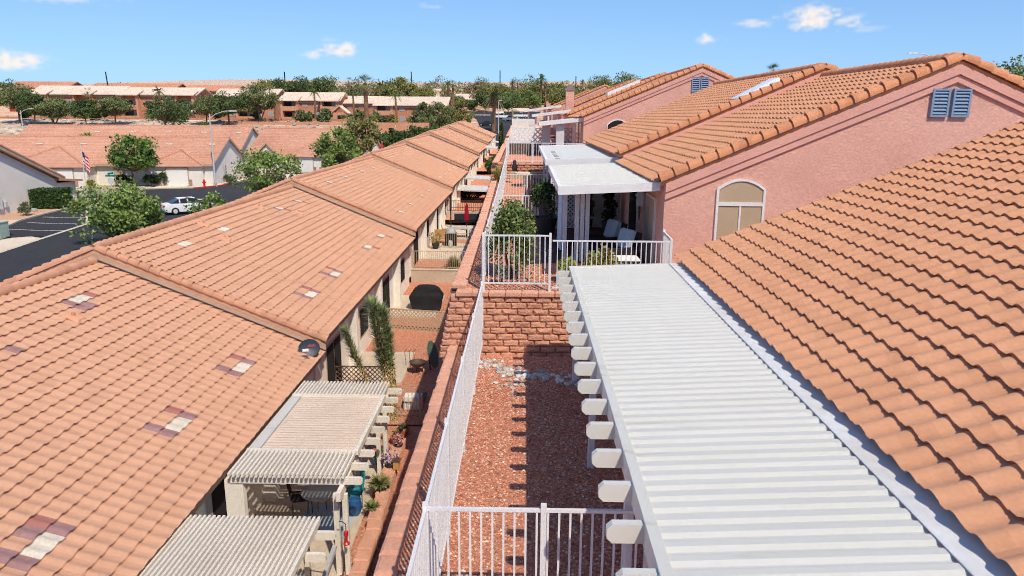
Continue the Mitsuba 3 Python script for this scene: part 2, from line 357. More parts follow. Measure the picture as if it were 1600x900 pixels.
def poly_sheet(name, pts, m, zoff=0.0, zfn=street_z, n=None):
    import shapely
    P = np.asarray(pts, float)
    vv, tri = trimesh.creation.triangulate_polygon(shapely.Polygon(P), engine='earcut')
    mesh = trimesh.Trimesh(np.c_[vv, np.zeros(len(vv))], tri, process=False)
    v, f = trimesh.remesh.subdivide_to_size(mesh.vertices, mesh.faces, 6.0)
    v[:, 2] = zfn(v[:, 1]) + zoff
    return struct(name, ply((v, f), m, False))
def kerb(name, pts, w=.16, h=.13, m='kerb', zfn=street_z):
    b = MB()
    for (x0, y0), (x1, y1) in zip(pts[:-1], pts[1:]):
        n = max(1, int(math.hypot(x1 - x0, y1 - y0)/6))
        for k in range(n):
            p, q = [(x0 + (x1 - x0)*t, y0 + (y1 - y0)*t) for t in (k/n, (k + 1)/n)]
            b.bar((p[0], p[1], zfn(p[1]) + h/2 - .03), (q[0], q[1], zfn(q[1]) + h/2 - .03), w, h + .06)
    return struct(name, b.shape(m))
# main street behind the left row, with parking bays and a cross street going off to the left
poly_sheet('road', [(-24.5, -10), (-24.5, 84), (-24.8, 112), (-27.5, 150), (-39, 150), (-36.5, 118), (-37.3, 92.3), (-39.3, 87.6), (-47, 85.2), (-60, 81.5), (-110, 67), (-112, 59.5), (-60, 71.8), (-45.2, 75.6), (-42.2, 73), (-42.6, 70.6), (-36.2, 59.6), (-35.3, 52), (-34.2, 44), (-32.5, 20), (-32, -10)], 'asphalt', .0)
poly_sheet('parking_bay', [(-35.45, 53.4), (-39.6, 52.7), (-41.3, 57), (-42.6, 61), (-43.1, 65), (-43.3, 69.2), (-42.5, 70.7), (-36.1, 59.5)], 'asphalt', .012)
poly_sheet('valley_gutter', [(-34.35, 44), (-34.1, 44), (-35.1, 52), (-35.9, 59.3), (-39.9, 66.2), (-42.4, 70.5), (-42.65, 70.6), (-40.2, 66.3), (-36.25, 59.6), (-35.45, 52.2)], 'kerb', .024)
poly_sheet('apron', [(-34.4, 44), (-35.4, 52.6), (-36.6, 53.2), (-37.6, 52.6), (-38.2, 50.6), (-37.6, 44), (-36.4, 30), (-33.4, 30)], 'concrete', .03)
lines = MB()
for (a, b) in (((-40.7, 56.3), (-35.7, 56.0)), ((-41.3, 59.8), (-36.9, 59.5)), ((-42.1, 63.1), (-38.3, 63.1)), ((-42.5, 66.35), (-40.3, 66.25))):
    d = np.array(b) - np.array(a); nrm = np.array([-d[1], d[0]])/np.linalg.norm(d)*.06
    q = [np.array(a) - nrm, np.array(b) - nrm, np.array(b) + nrm, np.array(a) + nrm]
    line = MB().add([[u[0], u[1], street_z(u[1]) + .018] for u in q], [[0, 1, 2, 3]])
    put('parking_line', line.shape('line_white'), kind='structure')
kerb('kerb', [(-38.9, 52.2), (-41.3, 57.0), (-42.6, 61), (-43.1, 65), (-43.3, 69.2), (-42.5, 70.9)])
kerb('kerb', [(-44.9, 75.7), (-60, 71.9), (-110, 59.6)])
kerb('kerb', [(-39.3, 87.7), (-47, 85.3), (-60, 81.6), (-110, 67.1)])
kerb('red_kerb', [(-39.5, 87.3), (-38.6, 88.2), (-37.6, 90.2), (-37.25, 92.4)], .2, .14, 'kerb_red')
kerb('kerb', [(-37.25, 92.5), (-36.3, 118), (-38.9, 150)])
kerb('kerb', [(-24.4, -10), (-24.4, 84), (-24.7, 112), (-27.4, 150)])
poly_sheet('pavement', [(-39.45, 87.85), (-47, 85.5), (-60, 81.8), (-60, 83.2), (-47.3, 87), (-40.1, 89.3), (-38.6, 93), (-37.6, 118), (-36.5, 118), (-37.4, 92.5), (-38, 90)], 'concrete', .06)
poly_sheet('driveway', [(-44.6, 87.0), (-41.2, 89.0), (-41.4, 94.4), (-44.6, 93.4)], 'concrete', .066)
poly_sheet('driveway', [(-56.2, 83.2), (-52.6, 84.2), (-52.9, 87.6), (-56.2, 86.8)], 'concrete', .066)
poly_sheet('driveway', [(-37.6, 99), (-31, 100), (-31, 107.4), (-34.5, 107.4)], 'concrete', .05)
poly_sheet('lawn', [(-52.4, 84.4), (-45.2, 86.8), (-45.2, 93.2), (-52.4, 90.2)], 'lawn', .05)
poly_sheet('lawn', [(-46.4, 72), (-43.6, 72.6), (-43.9, 75.2), (-48, 74.4)], 'lawn', .05)
poly_sheet('manhole_cover', [(-34.9, 76.0), (-33.9, 76.0), (-33.9, 77.1), (-34.9, 77.1)], 'kerb', .016)
# far road beyond the rows
far_z = lambda y: ground_z(-6*np.ones_like(np.asarray(y, float)), y) + .03
poly_sheet('far_road', [(-9, 172), (1.5, 172), (3, 200), (3.5, 250), (6, 278), (-22, 278), (-16, 250), (-14, 232), (-12, 215)], 'asphalt', .0, far_z)
# ---------------------------------------------------------------- lower yards between the left row and the retaining wall
def yard_z(y): return np.interp(y, [0, 22.2, 22.3, 43.0, 43.05, 62, 62.05, 83, 83.05, 104, 104.05, 170], [.03, .03, .08, .12, .78, .85, 1.25, 1.3, 1.75, 1.8, 2.3, 3.2])
def yard(name, x0, x1, y0, y1, m, off=0.0):
    ys = np.linspace(y0, y1, max(2, int((y1 - y0)/3)))
    return struct(name, sheet(np.linspace(x0, x1, 6), ys, lambda x, y: yard_z(y) + off, m))
yard('gravel_yard', -7.0, -1.7, 2, 22.25, 'red_gravel')
yard('gravel_yard', -7.0, -1.7, 22.3, 43.0, 'red_gravel')
yard('gravel_yard', -7.0, -1.7, 43.1, 62, 'red_gravel')
yard('gravel_yard', -7.0, -1.7, 62.1, 83, 'red_gravel')
yard('gravel_yard', -7.0, -1.7, 83.1, 104, 'red_gravel')
yard('gravel_yard', -7.0, -1.7, 104.1, 168, 'red_gravel')
struct('patio_slab', box(-6.9, -3.98, 2, 19.9, -.1, .07, 'concrete'))
struct('patio_slab', box(-6.75, -4.55, 25.9, 29.6, -.1, .16, 'concrete'))
struct('patio_slab', box(-6.75, -4.35, 35.2, 39.6, -.1, .18, 'concrete'))
struct('patio_slab', box(-6.75, -3.2, 46.5, 52.5, .5, .90, 'concrete'))
struct('patio_slab', box(-6.75, -3.2, 54.5, 61.5, .5, .92, 'concrete'))
# ---------------------------------------------------------------- upper lots
def lot_z(y): return np.interp(y, [0, 15, 17.5, 17.55, 27.5, 36, 42, 42.05, 60, 73, 73.05, 130], [4.3, 4.3, 4.14, 5.74, 5.88, 6.25, 6.55, 7.35, 7.6, 7.8, 8.0, 9.0])
def lot(name, x0, x1, y0, y1, m, off=0.0):
    ys = np.linspace(y0, y1, max(2, int((y1 - y0)/2)))
    return struct(name, sheet(np.linspace(x0, x1, 6), ys, lambda x, y: lot_z(y) + off, m))
lot('gravel_bed', -1.66, 3.7, 1, 17.5, 'red_gravel')
lot('gravel_bed', -1.45, 12, 17.56, 42.0, 'red_gravel')
lot('gravel_bed', -1.45, 12, 42.1, 73.0, 'red_gravel')
lot('gravel_bed', -1.45, 12, 73.1, 128, 'red_gravel')
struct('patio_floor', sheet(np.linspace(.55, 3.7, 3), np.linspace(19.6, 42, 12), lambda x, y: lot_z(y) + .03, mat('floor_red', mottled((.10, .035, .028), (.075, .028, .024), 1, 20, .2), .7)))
def stones(n, x0, x1, y0, y1, zfn, smin, smax, cols, weights, keep=None, seed=1):
    rg = np.random.default_rng(seed)
    p = np.stack([rg.uniform(x0, x1, n), rg.uniform(y0, y1, n)], -1)
    if keep is not None: p = p[keep(p)]
    n = len(p); s = rg.uniform(smin, smax, n)**1.0
    base = np.array([[1, 0, 0], [0, 1, 0], [-1, 0, 0], [0, -1, 0], [0, 0, 1], [0, 0, -.6]], float)
    v = base[None]*rg.uniform(.6, 1.25, (n, 6, 1)) + rg.normal(0, .12, (n, 6, 3))
    a = rg.uniform(0, 2*np.pi, n); c, q = np.cos(a), np.sin(a)
    v = np.stack([v[..., 0]*c[:, None] - v[..., 1]*q[:, None], v[..., 0]*q[:, None] + v[..., 1]*c[:, None], v[..., 2]*.62], -1)*s[:, None, None]*.5
    v += np.c_[p, zfn(p[:, 1]) + s*.12][:, None, :]
    f = np.array([[0, 1, 4], [1, 2, 4], [2, 3, 4], [3, 0, 4], [1, 0, 5], [2, 1, 5], [3, 2, 5], [0, 3, 5]])
    fs = (f[None] + (np.arange(n)*6)[:, None, None]).reshape(-1, 3)
    cc = np.asarray(cols)[rg.choice(len(cols), n, p=np.asarray(weights)/np.sum(weights))]*rg.uniform(.75, 1.2, (n, 1))
    return ply((v.reshape(-1, 3), fs), 'stone_mix', False, color=np.repeat(cc, 6, 0).clip(0, .9))
RED = [(.62, .28, .175), (.54, .215, .14), (.68, .35, .23), (.38, .15, .10), (.70, .47, .36), (.75, .62, .52)]
put('gravel', stones(29000, -1.54, 2.6, 5.2, 17.3, lot_z, .02, .062, RED, [5, 4, 4, 3, 2, 1], seed=2), label='reddish crushed stone spread between the white fence and the large white patio cover', cat='gravel', kind='stuff')
put('gravel', stones(5000, -1.4, 2.0, 17.7, 24, lot_z, .025, .075, RED, [5, 4, 4, 3, 2, 2], seed=3), label='red crushed stone behind the white gate above the block wall', cat='gravel', kind='stuff')
put('gravel', stones(9000, -4.2, -2.0, 9, 42.5, lambda y: yard_z(y)+.0, .025, .07, [(.55, .33, .22), (.44, .165, .10), (.60, .45, .34), (.36, .12, .08)], [3, 3, 2, 2], seed=4), label='loose reddish stones in the lower yards along the foot of the retaining wall', cat='gravel', kind='stuff')
# ---------------------------------------------------------------- the left row of houses
XR, XE, XW, SL = -13.4, -6.3, -6.75, .41
RUN = XR*-1 + XE
CREAM, PURPLE, RED_T = 'tile_cream', 'tile_purple', 'tile_red'
def left_house(Y0, Y1, zr, label, near, special=None, seg=8, caps=True, wins=True, rake=True):
    h = thing('row_house', label, 'house', 'tan houses of the lower left row')
    zg = float(yard_z((Y0 + Y1)/2)) - .3
    ze = zr - SL*RUN
    dk = .02
    xb = 2*XR - XE
    # walls: body up to the eaves and gable
    prof = [(2*XR - XW, zg), (XW, zg), (XW, zr - SL*(XW - XR) - .16), (XR, zr - .16), (2*XR - XW, zr - SL*(XW - XR) - .16)]
    put('wall', MB().prism(prof, 1, Y0 + .28, Y1 - .02).shape('stucco_white'), h)
    # roof deck
    t = .12
    xo = .14; zo = SL*xo
    deck = [(XE - xo, ze - .02 + zo), (XR, zr - .01), (xb + xo, ze - .02 + zo), (xb + xo, ze - .02 + zo - t), (XR, zr - .01 - t), (XE - xo, ze - .02 + zo - t)]
    r = put('roof', MB().prism(deck, 1, Y0, Y1 - .01).shape('tile_left'), h)
    roof_tiles(r, (XR, zr), Y0 + .12, Y1, 1, SL, RUN, 'tile_left', parts=near, seg=seg, special=special)
    L = math.hypot(1, SL)
    # far side slope: a coarse tiled field, hardly ever in view
    v, f = tile_mesh(4)
    # rake: barge board and barrel caps, both slopes of the near gable
    for sd in (1, -1):
        a = np.array([XR, Y0 + .06, zr + .0]); b = np.array([XR + sd*RUN, Y0 + .06, ze])
        if rake: cap_row(r, a + (0, 0, .05), b + (0, 0, .05), (0, 0, 1), 'cap_left', 'rake_tile', parts=caps)
        q = MB(); z0 = -.05
        q.hexa(np.array([a + (0, -.05, -.30), a + (0, -.01, -.30), b + (0, -.01, -.30), b + (0, -.05, -.30), a + (0, -.05, z0), a + (0, -.01, z0), b + (0, -.01, z0), b + (0, -.05, z0)]))
        put('barge_board', q.shape('fascia_beige'), r)
    cap_row(r, (XR, Y0 - .05, zr + .05), (XR, Y1 - .2, zr + .05), (0, 0, 1), 'cap_left', 'ridge_tile', parts=caps)
    put('fascia', MB().box(XE - .22, XE - .145, Y0 + .05, Y1 - .05, ze - .22, ze - .05).shape('fascia_beige'), r)
    # openings of the yard side: pairs of sliding doors and windows with piers between
    if wins:
        zf = float(yard_z((Y0 + Y1)/2)) + .05
        n = max(2, int((Y1 - Y0)/4.6)); st = (Y1 - Y0)/n
        for k in range(n):
            y = Y0 + st*(k + .5)
            if k % 2 == 0:
                w = put('window', MB().box(XW - .02, XW + .03, y - 1.0, y + 1.0, zf, zf + 2.05).shape('fascia_beige'), h)
                put('pane', MB().box(XW + .03, XW + .042, y - .93, y - .04, zf + .06, zf + 1.98).shape('screen_dark'), w)
                put('pane', MB().box(XW + .03, XW + .042, y + .04, y + .93, zf + .06, zf + 1.98).shape('screen_dark'), w)
            else:
                w = put('window', MB().box(XW - .02, XW + .03, y - .8, y + .8, zf + .75, zf + 2.0).shape('fascia_beige'), h)
                put('pane', MB().box(XW + .03, XW + .042, y - .73, y - .03, zf + .81, zf + 1.94).shape('screen_dark'), w)
                put('pane', MB().box(XW + .03, XW + .042, y + .03, y + .73, zf + .81, zf + 1.94).shape('screen_dark'), w)
            if k < n - 1:
                yy = Y0 + st*(k + 1)
                put('pier', MB().box(XW, XW + .34, yy - .16, yy + .16, zg, ze - .18).shape('stucco_white'), h)
    return h
ROWS = [(3.0, 22.3, 5.42), (22.3, 42.3, 5.83), (42.3, 64.9, 6.26), (64.9, 83.6, 6.64), (83.6, 105, 7.12), (105, 131, 7.64), (131, 150, 8.17), (150, 171, 8.55)]
LAB = ['long tan house with patched tile roof and slatted pergolas at lower left of the photo',
       'tan house with pink tile roof behind the spiky tree and black satellite dish',
       'tan house of the left row behind the beige yard wall, third from camera',
       'tan row house with pale patio awning beside the closed red parasol, fourth from the camera',
       'tan row house with dark green bush at its right corner, fifth from the camera',
       'tan row house sixth from the camera, roof rising left of the distant road',
       'tan row house seventh from the camera in the left row',
       'farthest tan row house at the end of the left row by the road']
def at_roof(x, y):                            # roof cell (column, row) of a world point on a left roof, given the house
    return None
SPEC1 = {}; SPEC2 = {}; SPEC3 = {}
def patch(spec, i, j, kind=0):
    spec[i, j] = CREAM; spec[i + 1, j] = CREAM
    if kind == 0: spec[i - 1, j] = PURPLE; spec[i + 2, j] = RED_T; spec[i - 1, j + 1] = PURPLE; spec[i, j + 1] = PURPLE
    if kind == 1: spec[i - 1, j] = PURPLE; spec[i + 2, j] = PURPLE; spec[i - 1, j - 1] = PURPLE; spec[i + 2, j - 1] = RED_T
patch(SPEC1, 50, 3, 0); patch(SPEC1, 49, 17, 1); patch(SPEC1, 37, 17, 1); patch(SPEC1, 22, 17, 1); SPEC1[23, 16] = PURPLE; SPEC1[39, 5] = PURPLE; SPEC1[8, 3] = CREAM
for i in (10, 21): patch(SPEC2, i, 3, 2)
for i in (43, 53): SPEC2[i, 3] = CREAM; SPEC2[i - 1, 3] = PURPLE; SPEC2[i + 1, 4] = RED_T
for i in (10, 21): patch(SPEC2, i, 17, 1)
for i in (41, 52): patch(SPEC2, i, 17, 2); SPEC2[i - 1, 17] = PURPLE; SPEC2[i + 2, 18] = RED_T
for i in (11, 24, 41, 53):
    for j in (3, 17): SPEC3[i, j] = CREAM; SPEC3[i - 1, j] = PURPLE
SPECF = {(i, j): CREAM for i in (10, 22, 38, 50) for j in (3, 17)}
left_house(*ROWS[0], LAB[0], 300, SPEC1, seg=9)
left_house(*ROWS[1], LAB[1], 300, SPEC2, seg=8)
left_house(*ROWS[2], LAB[2], 0, SPEC3, seg=5)
for k in range(3, 8): left_house(*ROWS[k], LAB[k], 0, SPECF if k < 6 else None, seg=4, caps=False)
mat('flashing_orange', (.72, .36, .22), .7)
def roof_vent(house, x, y, zr):
    """small flashed pipe on a left roof."""
    z = zr + .06 - SL*(x - XR); n = np.array([SL, 0, 1])/math.hypot(1, SL); s = np.array([1, 0, -SL])/math.hypot(1, SL)
    p = np.array([x, y, z]); r = house + '__roof'
    fl = put('vent_flashing', MB().hexa(np.array([p - s*.2 - (0, .2, 0) + n*.0, p + s*.24 - (0, .17, 0), p + s*.24 + (0, .17, 0), p - s*.2 + (0, .2, 0), p - s*.17 - (0, .17, 0) + n*.07, p + s*.2 - (0, .14, 0) + n*.06, p + s*.2 + (0, .14, 0) + n*.06, p - s*.17 + (0, .17, 0) + n*.07])).shape('flashing_orange'), r)
    put('vent_pipe', MB().tube([p, p + (0, 0, .15)], .05, 8).shape('cap_left'), r)
for h, x, y, zr in (('row_house', -11.7, 18.2, 5.42), ('row_house', -11.9, 11.5, 5.42), ('row_house_001', -12.8, 28.9, 5.83), ('row_house_001', -12.7, 34.9, 5.83), ('row_house_001', -11.7, 28.2, 5.83), ('row_house_001', -11.4, 36.9, 5.83), ('row_house_002', -12.9, 55.2, 6.26), ('row_house_002', -11.3, 51.3, 6.26)):
    roof_vent(h, x, y, zr)
# ---------------------------------------------------------------- the right row of pink houses
RXR, RXE, RXW = 10.75, 3.52, 3.66
RRUN = RXR - RXE
def arch_window(parent, x0, x1, z0, zt, za, y, cover='screen_tan', mull=True):
    """window in a wall facing -y at depth y: x0..x1, sill z0, spring zt, crown za."""
    w = put('window', MB().box(x0 - .02, x1 + .02, y - .012, y - .004, z0, zt).shape('fabric_white'), parent)
    def arc(i0, i1, n=9, d=0.0):
        xs = np.linspace(i0, i1, n); c = (x0 + x1)/2; hw = (x1 - x0)/2
        return [(x, zt + (za - zt - d)*(1 - ((x - c)/hw)**2)) for x in xs]
    top = arc(x0, x1)
    put('arched_light', MB().prism([(x0, zt - .34)] + [(x1, zt - .34)] + top[::-1], 1, y - .03, y - .013).shape(cover), w)
    xm = (x0 + x1)/2
    for a, b in ((x0, xm), (xm, x1)): put('light', MB().box(a + .03, b - .02, y - .03, y - .013, z0, zt - .42).shape(cover), w)
    fr = MB()
    pts = top
    for p, q in zip(pts[:-1], pts[1:]): fr.bar((p[0], y - .035, p[1]), (q[0], y - .035, q[1]), .06, .06, up=(0, 1, 0))
    fr.box(x0 - .03, x0 + .03, y - .065, y - .005, z0, zt + .01); fr.box(x1 - .03, x1 + .03, y - .065, y - .005, z0, zt + .01)
    fr.box(x0 + .03, x1 - .03, y - .062, y - .006, zt - .43, zt - .34)
    fr.box(xm - .022, xm + .022, y - .058, y - .007, z0, zt - .43)
    put('frame', fr.shape('white_paint'), w)
    return w
def louvre_vent(parent, x0, x1, z0, z1, y):
    w = put('gable_vent', MB().box(x0, x1, y - .03, y - .002, z0, z1).shape('vent_shadow'), parent)
    fr = MB()
    for a, b in (((x0 - .03, z0), (x0 + .02, z1)), ((x1 - .02, z0), (x1 + .03, z1))): fr.box(a[0], b[0], y - .09, y, a[1], b[1])
    fr.box(x0 - .03, x1 + .03, y - .09, y, z0 - .05, z0); fr.box(x0 - .03, x1 + .03, y - .09, y, z1, z1 + .05)
    put('frame', fr.shape('vent_blue'), w)
    n = 7; st = (z1 - z0)/n
    for k in range(n):
        z = z0 + st*(k + .35)
        put('slat', MB().hexa(np.array([[x0 + .02, y - .085, z - .012], [x1 - .02, y - .085, z - .012], [x1 - .02, y - .02, z + .055], [x0 + .02, y - .02, z + .055],
                                        [x0 + .02, y - .085, z + .006], [x1 - .02, y - .085, z + .006], [x1 - .02, y - .02, z + .075], [x0 + .02, y - .02, z + .075]])).shape('vent_blue'), w)
def right_house(Y0, Y1, zr, ze, label, parts, seg, gable=True, caps=True, group='pink stucco houses of the right row', zg=None):
    h = thing('pink_house', label, 'house', group)
    slope = (zr - ze)/RRUN; zg = float(lot_z(Y0 + .5)) - .3 if zg is None else zg
    xb = 2*RXR - RXE; xw2 = 2*RXR - RXW
    top = lambda x: zr - slope*abs(x - RXR)
    prof = [(RXW, zg), (xw2, zg), (xw2, top(xw2) - .10), (RXR, zr - .10), (RXW, top(RXW) - .10)]
    put('wall', MB().prism(prof, 1, Y0 + .10, Y1 - .03).shape('stucco_pink'), h)
    t = .09
    deck = [(RXE + .03, ze - .01), (RXR, zr - .005), (xb - .03, ze - .01), (xb - .03, ze - .01 - t), (RXR, zr - .005 - t), (RXE + .03, ze - .01 - t)]
    r = put('roof', MB().prism([(a, b) for a, b in deck], 1, Y0 + .02, Y1 - .01).shape('tile_right'), h)
    roof_tiles(r, (RXR, zr), Y0 + .1, Y1, -1, slope, RRUN, 'tile_right', parts=parts, seg=seg)
    if gable:
        for sd in (-1, 1):
            a = np.array([RXR, Y0 + .05, zr + .06]); b = np.array([RXR + sd*RRUN, Y0 + .05, ze + .06])
            cap_row(r, a, b, (0, 0, 1), 'cap_right', 'rake_tile', parts=caps, step=.40, scale=1.25)
            # stepped plaster bands under the rake
            for d0, d1, yo in ((.10, .33, -.02), (.34, .52, .03)):
                q = MB(); e = sd*(RXW - RXR if sd < 0 else RXW - RXR)*(-1 if sd > 0 else 1)
                xe = RXR + sd*(RXR - RXW); 
                q.hexa(np.array([[RXR, Y0 + yo, zr - d1], [RXR, Y0 + .12, zr - d1], [xe, Y0 + .12, top(xe) - d1], [xe, Y0 + yo, top(xe) - d1],
                                 [RXR, Y0 + yo, zr - d0], [RXR, Y0 + .12, zr - d0], [xe, Y0 + .12, top(xe) - d0], [xe, Y0 + yo, top(xe) - d0]]))
                put('rake_band', q.shape('stucco_pink_trim'), h)
    cap_row(r, (RXR, Y0 - .05, zr + .05), (RXR, Y1 - .1, zr + .05), (0, 0, 1), 'cap_right', 'ridge_tile', parts=caps, scale=1.1)
    return h, r, slope
# nearest house: only its big tiled slope is in view
H1r, R1r, S1 = right_house(2.0, 16.0, 10.0, 7.02, 'pink house whose big orange tile roof fills the lower right of the photo', 300, 11, gable=False, zg=4.0)
H2r, R2r, S2 = right_house(19.0, 27.5, 11.40, 8.36, 'pink house with twin blue gable vents and arched window, facing the camera at right', 300, 9)
arch_window(H2r, 5.02, 6.22, 5.95, 8.18, 8.42, 19.10)
for x0 in (10.20, 10.72): louvre_vent(H2r, x0, x0 + .38, 10.08, 10.67, 19.10)
H2b, R2b, S2b = right_house(27.5, 43.0, 11.72, 8.62, 'pink house half with the white skylight in its tile roof, behind the twin vent gable', 200, 6, group='pink stucco houses of the right row')
zs = lambda x: 11.72 - .4288*(10.75 - x)
def pad(x0, x1, y0, y1, h0, h1, ins=0): return np.array([[x0, y0, zs(x0) + h0], [x1, y0, zs(x1) + h0], [x1, y1, zs(x1) + h0], [x0, y1, zs(x0) + h0], [x0 + ins, y0 + ins, zs(x0) + h1], [x1 - ins, y0 + ins, zs(x1) + h1], [x1 - ins, y1 - ins, zs(x1) + h1], [x0 + ins, y1 - ins, zs(x0) + h1]])
sk = put('skylight', MB().hexa(pad(7.9, 9.5, 28.0, 29.3, 0, .16)).shape('metal_grey'), R2b)
put('dome', MB().hexa(pad(7.94, 9.46, 28.04, 29.26, .163, .26, .14)).shape('skylight_white'), sk)
H3r, R3r, S3 = right_house(46.35, 58.5, 12.95, 9.92, 'pink house with small twin vents and arched white window, second gable from the camera', 0, 5)
for x0 in (10.2, 10.75): louvre_vent(H3r, x0, x0 + .42, 11.5, 12.3, 46.45)
arch_window(H3r, 5.12, 6.42, 7.6, 9.46, 9.78, 46.45, cover='glass_dark')
H3b, R3b, S3b = right_house(58.5, 70.5, 13.1, 10.07, 'pink house half with long white skylight behind the second gable', 0, 4, caps=False)
sk = put('skylight', MB().hexa(np.array([[6.5, 59.4, 11.45], [9.0, 59.4, 12.5], [9.0, 60.8, 12.5], [6.5, 60.8, 11.45], [6.5, 59.4, 11.8], [9.0, 59.4, 12.8], [9.0, 60.8, 12.8], [6.5, 60.8, 11.8]])).shape('skylight_white'), R3b)
H4r, R4r, S4 = right_house(74.4, 98, 13.35, 10.3, 'pink house with a pink chimney at its eave, third gable from the camera', 0, 4, caps=False)
ch = put('chimney', MB().box(3.86, 4.62, 70.9, 71.7, 7.5, 12.3).shape('stucco_pink'), H4r)
put('chimney_cap', MB().box(3.76, 4.72, 70.8, 71.8, 12.3, 12.5).box(4.05, 4.42, 71.1, 71.5, 12.5, 12.85).shape('chimney_cap'), ch)
H5r, R5r, S5 = right_house(102, 122, 13.9, 10.8, 'pink house fourth gable from the camera along the right row', 0, 4, caps=False)
put('chimney', MB().box(3.15, 3.75, 110, 111, 8, 11.75).shape('stucco_pink'), H5r)
H6r, R6r, S6 = right_house(127, 147, 14.1, 11.0, 'farthest pink house of the right row, its roof just showing', 0, 4, caps=False)
# side wall of the second house towards its patio: doors and a window
for (y0, y1, z0, z1, m) in ((20.3, 21.0, 5.8, 7.75, 'screen_tan'), (21.05, 21.7, 5.8, 7.75, 'glass_pale'), (23.4, 25.0, 5.8, 7.85, 'glass_dark')):
    w = put('door', MB().box(RXW - .05, RXW + .02, y0 - .06, y1 + .06, z0, z1 + .06).shape('white_paint'), H2r)
    put('pane', MB().box(RXW - .062, RXW - .05, y0, y1, z0 + .05, z1).shape(m), w)
for (y0, y1) in ((29, 30.6), (33, 34.8), (38, 39.4)):
    w = put('door', MB().box(RXW - .05, RXW + .02, y0 - .06, y1 + .06, 6.2, 8.3).shape('white_paint'), H2b)
    put('pane', MB().box(RXW - .062, RXW - .05, y0, y1, 6.3, 8.22).shape('glass_dark'), w)
for (y0, y1) in ((48, 48.9), (50.5, 52.3)):
    w = put('door', MB().box(RXW - .05, RXW + .02, y0 - .06, y1 + .06, 7.5, 9.6).shape('white_paint'), H3r)
    put('pane', MB().box(RXW - .062, RXW - .05, y0, y1, 7.6, 9.5).shape('glass_dark'), w)
# ---------------------------------------------------------------- patio covers of white sheet metal
PX0, PX1, PZ0, PZ1 = 1.0, 3.17, 6.80, 6.90       # pans of the near cover: left and right ends
near = thing('patio_cover', 'long white ribbed metal patio cover along the near roof with square rafter ends', 'patio cover', None)
prof = [(0, 0), (.075, 0), (.118, -.024), (.142, -.024), (.188, 0), (.188, -.006), (.142, -.030), (.118, -.030), (.075, -.006), (0, -.006)]
pan = MB()
P = np.array(prof); m_ = len(P)
va = np.c_[np.full(m_, PX0 + .09), P[:, 0], P[:, 1] + PZ0]; vb = np.c_[np.full(m_, PX1), P[:, 0], P[:, 1] + PZ1]
pan.add(np.vstack([va, vb]), [[k, (k + 1) % m_, m_ + (k + 1) % m_, m_ + k] for k in range(m_)])
pan_s = pan.shape('patio_white')
for k in range(64):
    put('roof_pan', moved(pan_s, shift(0, 3.5 + .188*k, 0)), near)
YE = 3.5 + .188*64
put('end_cap', MB().hexa(np.array([[PX0, YE, PZ0 - .20], [PX1 + .2, YE, PZ1 - .20], [PX1 + .2, YE + .06, PZ1 - .20], [PX0, YE + .06, PZ0 - .20], [PX0, YE, PZ0 + .02], [PX1 + .2, YE, PZ1 + .02], [PX1 + .2, YE + .06, PZ1 + .02], [PX0, YE + .06, PZ0 + .02]])).shape('patio_white'), near)
fb = MB().box(PX0, PX0 + .045, 3.0, YE, PZ0 - .2, PZ0 + .03).box(PX0 + .045, PX0 + .10, 3.0, YE, PZ0 - .18, PZ0 + .022)
put('edge_beam', fb.shape('patio_white'), near)
c = .045
tail = MB().prism([(-.30, -.17 + c), (-.30 + c, -.17), (.06, -.17), (.06, .0), (-.30 + c, .0), (-.30, -c)], 1, -.038, .038)
tail_s = tail.shape('patio_white')
for k in range(-9, 10):
    y = 9.282 + .655*k
    if 3 < y < YE - .05: put('rafter_end', moved(tail_s, shift(PX0, y, PZ0 - .005)), near)
fl = MB()
fl.hexa(np.array([[PX1 - .02, 3.3, PZ1 + .004], [PX1 + .50, 3.3, PZ1 + .045], [PX1 + .50, YE, PZ1 + .045], [PX1 - .02, YE, PZ1 + .004], [PX1 - .02, 3.3, PZ1 + .016], [PX1 + .50, 3.3, PZ1 + .057], [PX1 + .50, YE, PZ1 + .057], [PX1 - .02, YE, PZ1 + .016]]))
put('flashing', fl.shape('flashing_white'), near)
put('wall_beam', MB().box(PX1 - .15, PX1 - .02, 3.3, YE, PZ1 - .22, PZ1 - .065).shape('patio_white'), near)
post_s = MB().box(-.05, .05, -.05, .05, 4.25, PZ0 - .2).shape('white_paint')
for y in (4.2, 7.1, 11.2, 15.2): put('post', moved(post_s, shift(PX0 + .16, y, 0)), near)
put('header', MB().box(PX0 + .12, PX0 + .22, 3.2, YE, PZ0 - .38, PZ0 - .185).shape('patio_white'), near)
gut = MB().box(3.50, 3.64, 2.2, 16.0, 6.86, 6.98)
put('fascia_gutter', gut.shape('white_paint'), R1r)
